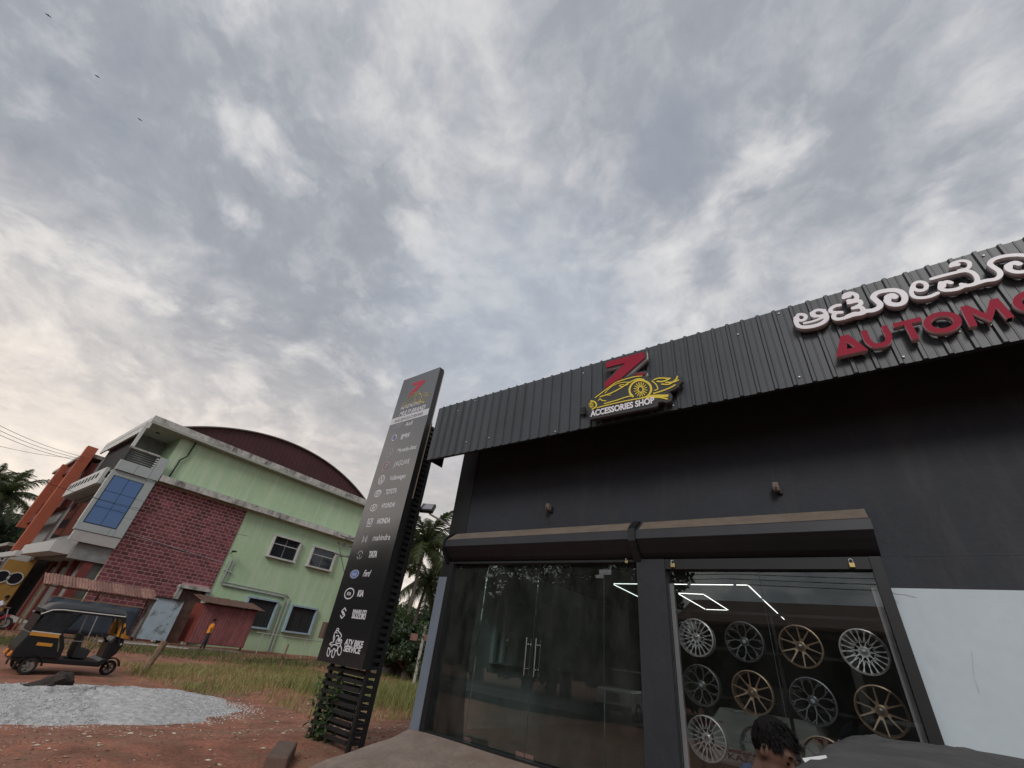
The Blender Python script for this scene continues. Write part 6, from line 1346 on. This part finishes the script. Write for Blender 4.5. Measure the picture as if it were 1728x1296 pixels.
def tree_meshes(seed, leaves, spread, crown_h, base_h, leaf, m):
    r_ = random.Random(seed); q = np.random.default_rng(seed); wood_ = MB(); wood_.tube([(0, 0, -0.2), (0.06, 0.05, base_h * .6), (0.0, 0.1, base_h)], [0.30, 0.22, 0.18], 9); cl_ = []
    for k in range(9):
        a = k * 2.4 + r_.uniform(-.4, .4); rr = spread * r_.uniform(0.35, 0.9); z = base_h + crown_h * r_.uniform(0.15, 0.9); e = Vector((rr * math.cos(a), rr * math.sin(a), z)); mid = Vector((e.x * .4, e.y * .4, base_h + (z - base_h) * .45))
        wood_.tube([(0, 0.08, base_h * .85), mid, e], [0.12, 0.07, 0.02], 6); cl_.append((e, spread * r_.uniform(0.28, 0.46)))
        for j in range(2): e2 = mid + Vector((r_.uniform(-1, 1), r_.uniform(-1, 1), r_.uniform(0.1, 1))) * spread * .4; wood_.tube([mid, e2], [0.05, 0.015], 5); cl_.append((e2, spread * r_.uniform(0.2, 0.34)))
    V = []; F = []
    for k in range(leaves):
        c_, R_ = cl_[q.integers(len(cl_))]; d = q.normal(size=3); d /= np.linalg.norm(d); rr = R_ * q.uniform(0.35, 1.0) ** 0.5; p = np.array(c_) + d * rr * (1, 1, 0.8); u = q.normal(size=3); u /= np.linalg.norm(u); w = np.cross(u, d + 0.3); w /= np.linalg.norm(w) + 1e-9; s = leaf * q.uniform(0.6, 1.4); o = len(V)
        V += [tuple(p - u * s), tuple(p + w * s * .45), tuple(p + u * s), tuple(p - w * s * .45)]; F.append((o, o + 1, o + 2, o + 3))
    me = bpy.data.meshes.new('crown'); me.from_pydata(V, [], F); me.materials.append(MATS[m])
    tr = wood_.build('trunk', 'bark'); C.objects.unlink(tr); return tr.data, me
TM = [tree_meshes(11, 9000, 3.4, 5.2, 2.4, 0.17, 'leaf_dark'), tree_meshes(12, 8000, 3.0, 4.2, 2.0, 0.16, 'leaf_mid'), tree_meshes(13, 6000, 1.7, 2.2, 0.5, 0.12, 'leaf_mid'), tree_meshes(14, 6000, 1.8, 2.0, 0.4, 0.12, 'leaf_dark')]
def tree(k, x, y, s, lab, grp, z=0.0, rot=None, nm='leafy_tree', sz=None):
    t = thing(nm, (x, y, z), lab, 'tree' if nm == 'leafy_tree' else 'bush', grp); t.scale = (s, s, sz or s); t.rotation_euler = (0, 0, rot if rot is not None else random.uniform(0, 6.28))
    for n_, me in zip(('trunk', 'crown'), TM[k]): o = bpy.data.objects.new(n_, me); C.objects.link(o); o.parent = t
    return t
# far left of the street
palm(-76, 3.1, 10.6, 'coconut palm at the left edge, nearer of the two over the street', 1.05, seed=3); palm(-92, 1.6, 14.0, 'taller coconut palm at the left edge behind the nearer one', 1.0, seed=4, lean_=(-0.8, 0.6)); palm(-98, 8.4, 10.5, 'lower coconut palm behind the street trees', 1.0, seed=8)
for i, (x, y, s, k, lab) in enumerate(((-88, 2.4, 1.45, 0, 'dark leafy tree below the left palms'), (-86.5, 8.5, 1.15, 0, 'dark leafy tree next to the grey building'), (-96, 6.5, 1.5, 1, 'leafy tree furthest down the street'), (-80, 1.0, 1.25, 0, 'dark leafy tree cut by the left edge'), (-100, 0.5, 1.2, 0, 'tall dark tree behind the left palms'), (-84, 5.0, 1.35, 0, 'broad dark tree between the palms and the orange building'), (-79, -2.0, 1.4, 1, 'green tree beyond the left edge of the street'))): tree(k, x, y, s, lab, 'trees down the street')
# behind the gap between sign tower and shop
palm(-28.8, 25.6, 9.0, 'coconut palm seen in the gap between sign tower and shop', 1.12, 26, lean_=(0.4, -0.2), seed=5)
palm(-33.5, 30.5, 7.0, 'second coconut palm low behind the first in the gap', 1.0, 20, seed=6)
for i, (x, y, s, k, lab, nm) in enumerate(((-27.6, 24.6, 0.66, 1, 'bushy tree under the palm in the gap', 'leafy_tree'), (-29.6, 24.4, 0.6, 0, 'bushy tree left of the palm in the gap', 'leafy_tree'), (-24.6, 22.9, 1.25, 3, 'dark bush at the foot of the palm', 'leafy_bush'), (-22.6, 22.2, 0.95, 3, 'dark bush behind the vine-grown post', 'leafy_bush'), (-26.4, 23.3, 1.2, 3, 'dark bush left of the vine-grown post', 'leafy_bush'), (-23.5, 25.5, 0.8, 2, 'light green bush by the shop side wall', 'leafy_bush'), (-31, 37, 0.8, 0, 'dark tree behind the shop corner', 'leafy_tree'), (-44, 33, 0.9, 0, 'dark tree behind the end of the green building', 'leafy_tree'))): tree(k, x, y, s, lab, 'greenery in the gap', nm=nm)
# vine-grown post with little boards
t = thing('vine_post', (-21.0, 20.2, 0), 'grey post overgrown with vine carrying two small boards', 'post')
b = MB(); b.tube([(-21.0, 20.2, -0.1), (-20.95, 20.2, 3.0)], 0.09, 8); b.build('pole', 'pale_concrete', t); B('board', 'rust_tile', t, -21.9, -21.3, 20.05, 20.09, 2.15, 2.50); B('board', 'rust_tile', t, -20.75, -20.2, 20.05, 20.09, 2.20, 2.52); B('grey_sheet', 'acp', t, -20.6, -19.6, 20.5, 20.54, 0.0, 1.9)
V = MB()
for k in range(420):
    a = random.uniform(0, 6.28); z = random.choice((random.uniform(2.5, 3.25), random.uniform(2.5, 3.25), random.uniform(0.4, 3))); rr = random.uniform(0.05, 0.55 if z > 2.45 else 0.2); p = Vector((-20.95 + rr * math.cos(a), 20.2 + rr * math.sin(a), z)); d = Vector((random.uniform(-1, 1), random.uniform(-1, 1), random.uniform(-1, .3))).normalized() * 0.13; s = d.cross(Vector((0.2, 0.3, 1))).normalized() * 0.05
    V.add([p, p + d * .5 + s, p + d, p + d * .5 - s], [(0, 1, 2, 3)])
V.build('vine_leaves', 'leaf_vine', t)['kind'] = 'stuff'
tw = thing('low_wall', (-27, 24, 0), 'low dark boundary wall behind the tall grass', 'wall'); B('wall', 'grey_wall', tw, -36, -20.3, 24.0, 24.2, 0, 0.7)
# transformer poles behind the sign tower
t = thing('transformer_structure', (-33, 21.6, 0), 'steel twin-pole transformer frame beside the green building', 'utility pole')
pb_ = atx(540, 1110, -33); pt_ = atx(598, 903, -33)
for dx, dy in ((0, 0), (0.9, 0.35)): b = MB(); b.tube([(-33 + dx, pb_.y + dy, -0.2), (-33 + dx, pb_.y + dy, pt_.z)], [0.12, 0.09], 8); b.build('pole', 'steel', t)
for z in (pt_.z - 0.5, pt_.z - 1.1, pt_.z - 1.9): B('cross_arm', 'steel', t, -33.2, -31.9, pb_.y - 1.0, pb_.y - 0.92, z, z + 0.09); B('cross_arm', 'steel', t, -33.06, -32.98, pb_.y - 1.6, pb_.y + 1.4, z + 0.1, z + 0.18)
for k in range(6): b = MB(); y = pb_.y - 1.5 + k * 0.55; b.lathe([(0.03, 0), (0.08, 0.05), (0.03, 0.1), (0.08, 0.15), (0.03, 0.22)], (-33.02, y, pt_.z - 1.0), 'z', 8); b.build('insulator', 'rust_dark', t)
b = MB(); b.tube([(-33, pb_.y - 1.5, pt_.z - 1.0), (-33, pb_.y, pt_.z - 3.2)], 0.03, 6); b.build('stay', 'steel', t); B('switch_box', 'rust_box', t, -32.9, -32.4, pb_.y - 0.75, pb_.y + 0.1, 1.5, 2.55)
# overhead wires
for i, (u0, v0, X0_, u1, v1, X1_, lab) in enumerate(((-80, 676, -38, 150, 774, -52, 'topmost overhead wire at the left'), (-80, 686, -38, 143, 776, -52, 'second overhead wire from the top at the left'), (-80, 695, -38, 139, 779, -52, 'third overhead wire from the top at the left'), (-80, 733, -38, 160, 775, -60, 'thin wire running level to the orange frames'), (-80, 757, -37, 300, 872, -38.5, 'overhead wire crossing before the blue glazing'), (-80, 762, -37, 420, 905, -38.5, 'lower overhead wire crossing before the brick wall'))):
    a = atx(u0, v0, X0_); c_ = atx(u1, v1, X1_); b = MB(); b.tube([a.lerp(c_, k / 12) - Vector((0, 0, 0.35 * math.sin(math.pi * k / 12))) for k in range(13)], 0.015 if i < 3 else 0.012, 5); tag(b.build('overhead_wire', 'wire'), lab, 'wire', 'overhead wires')
a = atx(-80, 690, -38)
t = thing('utility_pole', (-38, a.y, 0), 'concrete utility pole carrying the overhead wires at the left', 'utility pole')
b = MB(); b.tube([(-38, a.y, -0.3), (-38, a.y, a.z + 1.2)], [0.17, 0.11], 10); b.build('pole', 'pale_concrete', t)
for z in (a.z + 0.15, a.z - 0.45, a.z - 3.0): B('cross_arm', 'steel', t, -38.06, -37.94, a.y - 0.9, a.y + 0.9, z, z + 0.09)
# ---------------------------------------------------------------- across the road, behind the photographer (mirrored in the glass)
t = thing('tiled_house', (2, -21, 0), 'house with a brown tiled roof mirrored in the wheel window', 'building')
B('wall', 'house_wall', t, -9, 14, -27, -19.6, -0.1, 5.3); B('verandah_shade', 'shade_dark', t, -8.5, 13.5, -19.598, -19.5, 0.4, 5.0)
b = MB(); b.prism([(-17.4, 5.25), (-17.4, 5.4), (-22.5, 7.3), (-28, 5.4), (-28, 5.25), (-22.5, 7.1)], 'x', -10, 15); b.build('roof', 'brown_roof', t)
for x in (-8.5, -0.8, 6.5, 13): B('pillar', 'house_wall', t, x - 0.2, x + 0.2, -17.95, -17.55, 0, 5.2)
for i in range(9):
    x = -52 + i * 4.7 + random.uniform(-.6, .6); tree(i % 2, x, -20 + random.uniform(-2, 2), random.uniform(1.45, 1.75), ('dark ' if i % 2 == 0 else 'green ') + 'roadside tree behind the photographer, ' + ('farthest left', 'second from the left', 'third from the left', 'fourth from the left', 'fifth from the left', 'sixth from the left', 'seventh from the left', 'eighth from the left', 'beside the tiled house')[i], 'trees across the road')
for i in range(11):
    x = -50 + i * 4.0 + random.uniform(-.6, .6); tree(2 + i % 2, x, -16.6 + random.uniform(-.8, .8), random.uniform(1.5, 2.0), ('first', 'second', 'third', 'fourth', 'fifth', 'sixth', 'seventh', 'eighth', 'ninth', 'tenth', 'eleventh')[i] + ' bush from the left in the hedge across the road', 'bushes across the road', nm='leafy_bush')
for i in range(3): b = MB(); b.tube([(-30 + 6 * k, -15.2 - i * 0.4, 7.2 + i * 0.35 - 0.25 * math.sin(math.pi * ((k * 6) % 24) / 24)) for k in range(10)], 0.02, 5); tag(b.build('overhead_wire', 'wire'), ('lowest', 'middle', 'highest')[i] + ' of three wires mirrored in the wheel window', 'wire', 'roadside wires')
# far belt of trees closing the horizon
FT = tree_meshes(21, 1500, 3.6, 5.6, 0.6, 0.42, 'leaf_dark')
V = []; F = []
me = FT[1]; co = np.empty(len(me.vertices) * 3); me.vertices.foreach_get('co', co); co = co.reshape(-1, 3)
for i in range(110):
    a = math.radians(50 + i * 2.5); R_ = random.uniform(115, 160); s = random.uniform(1.3, 2.0); o = len(V); ca, sa = math.cos(i), math.sin(i)
    P = np.stack([co[:, 0] * ca - co[:, 1] * sa, co[:, 0] * sa + co[:, 1] * ca, co[:, 2]], 1) * s + (R_ * math.cos(a), R_ * math.sin(a), -1.0); V += P.tolist(); F += [tuple(o + k * 4 + j for j in range(4)) for k in range(len(co) // 4)]
me = bpy.data.meshes.new('far_trees'); me.from_pydata(V, [], F); me.materials.append(MATS['leaf_dark']); o = bpy.data.objects.new('far_trees', me); C.objects.link(o); tag(o, 'distant belt of trees round the open land', 'trees', kind='stuff')
# birds
for u, v, lab in ((81, 26, 'tiny bird highest at the upper left'), (164, 129, 'tiny bird between the other two at the upper left'), (236, 202, 'tiny bird lowest of three at the upper left')):
    d = ray(u, v).normalized() * 95 + Vector((0, 0, H)); b = MB(); b.tube([d + Vector((-0.12, 0, 0)), d, d + Vector((0.16, 0, 0.03))], [0.02, 0.05, 0.02], 6); b.add([d + Vector((-.08, 0, .02)), d + Vector((.12, 0, .02)), d + Vector((.0, .3, .12)), d + Vector((-.1, .26, .11))], [(0, 1, 2, 3)]); b.add([d + Vector((-.08, 0, .02)), d + Vector((.12, 0, .02)), d + Vector((.0, -.3, .02)), d + Vector((-.1, -.26, .02))], [(3, 2, 1, 0)]); tag(b.build('bird', 'wire'), lab, 'bird', 'birds in the sky')
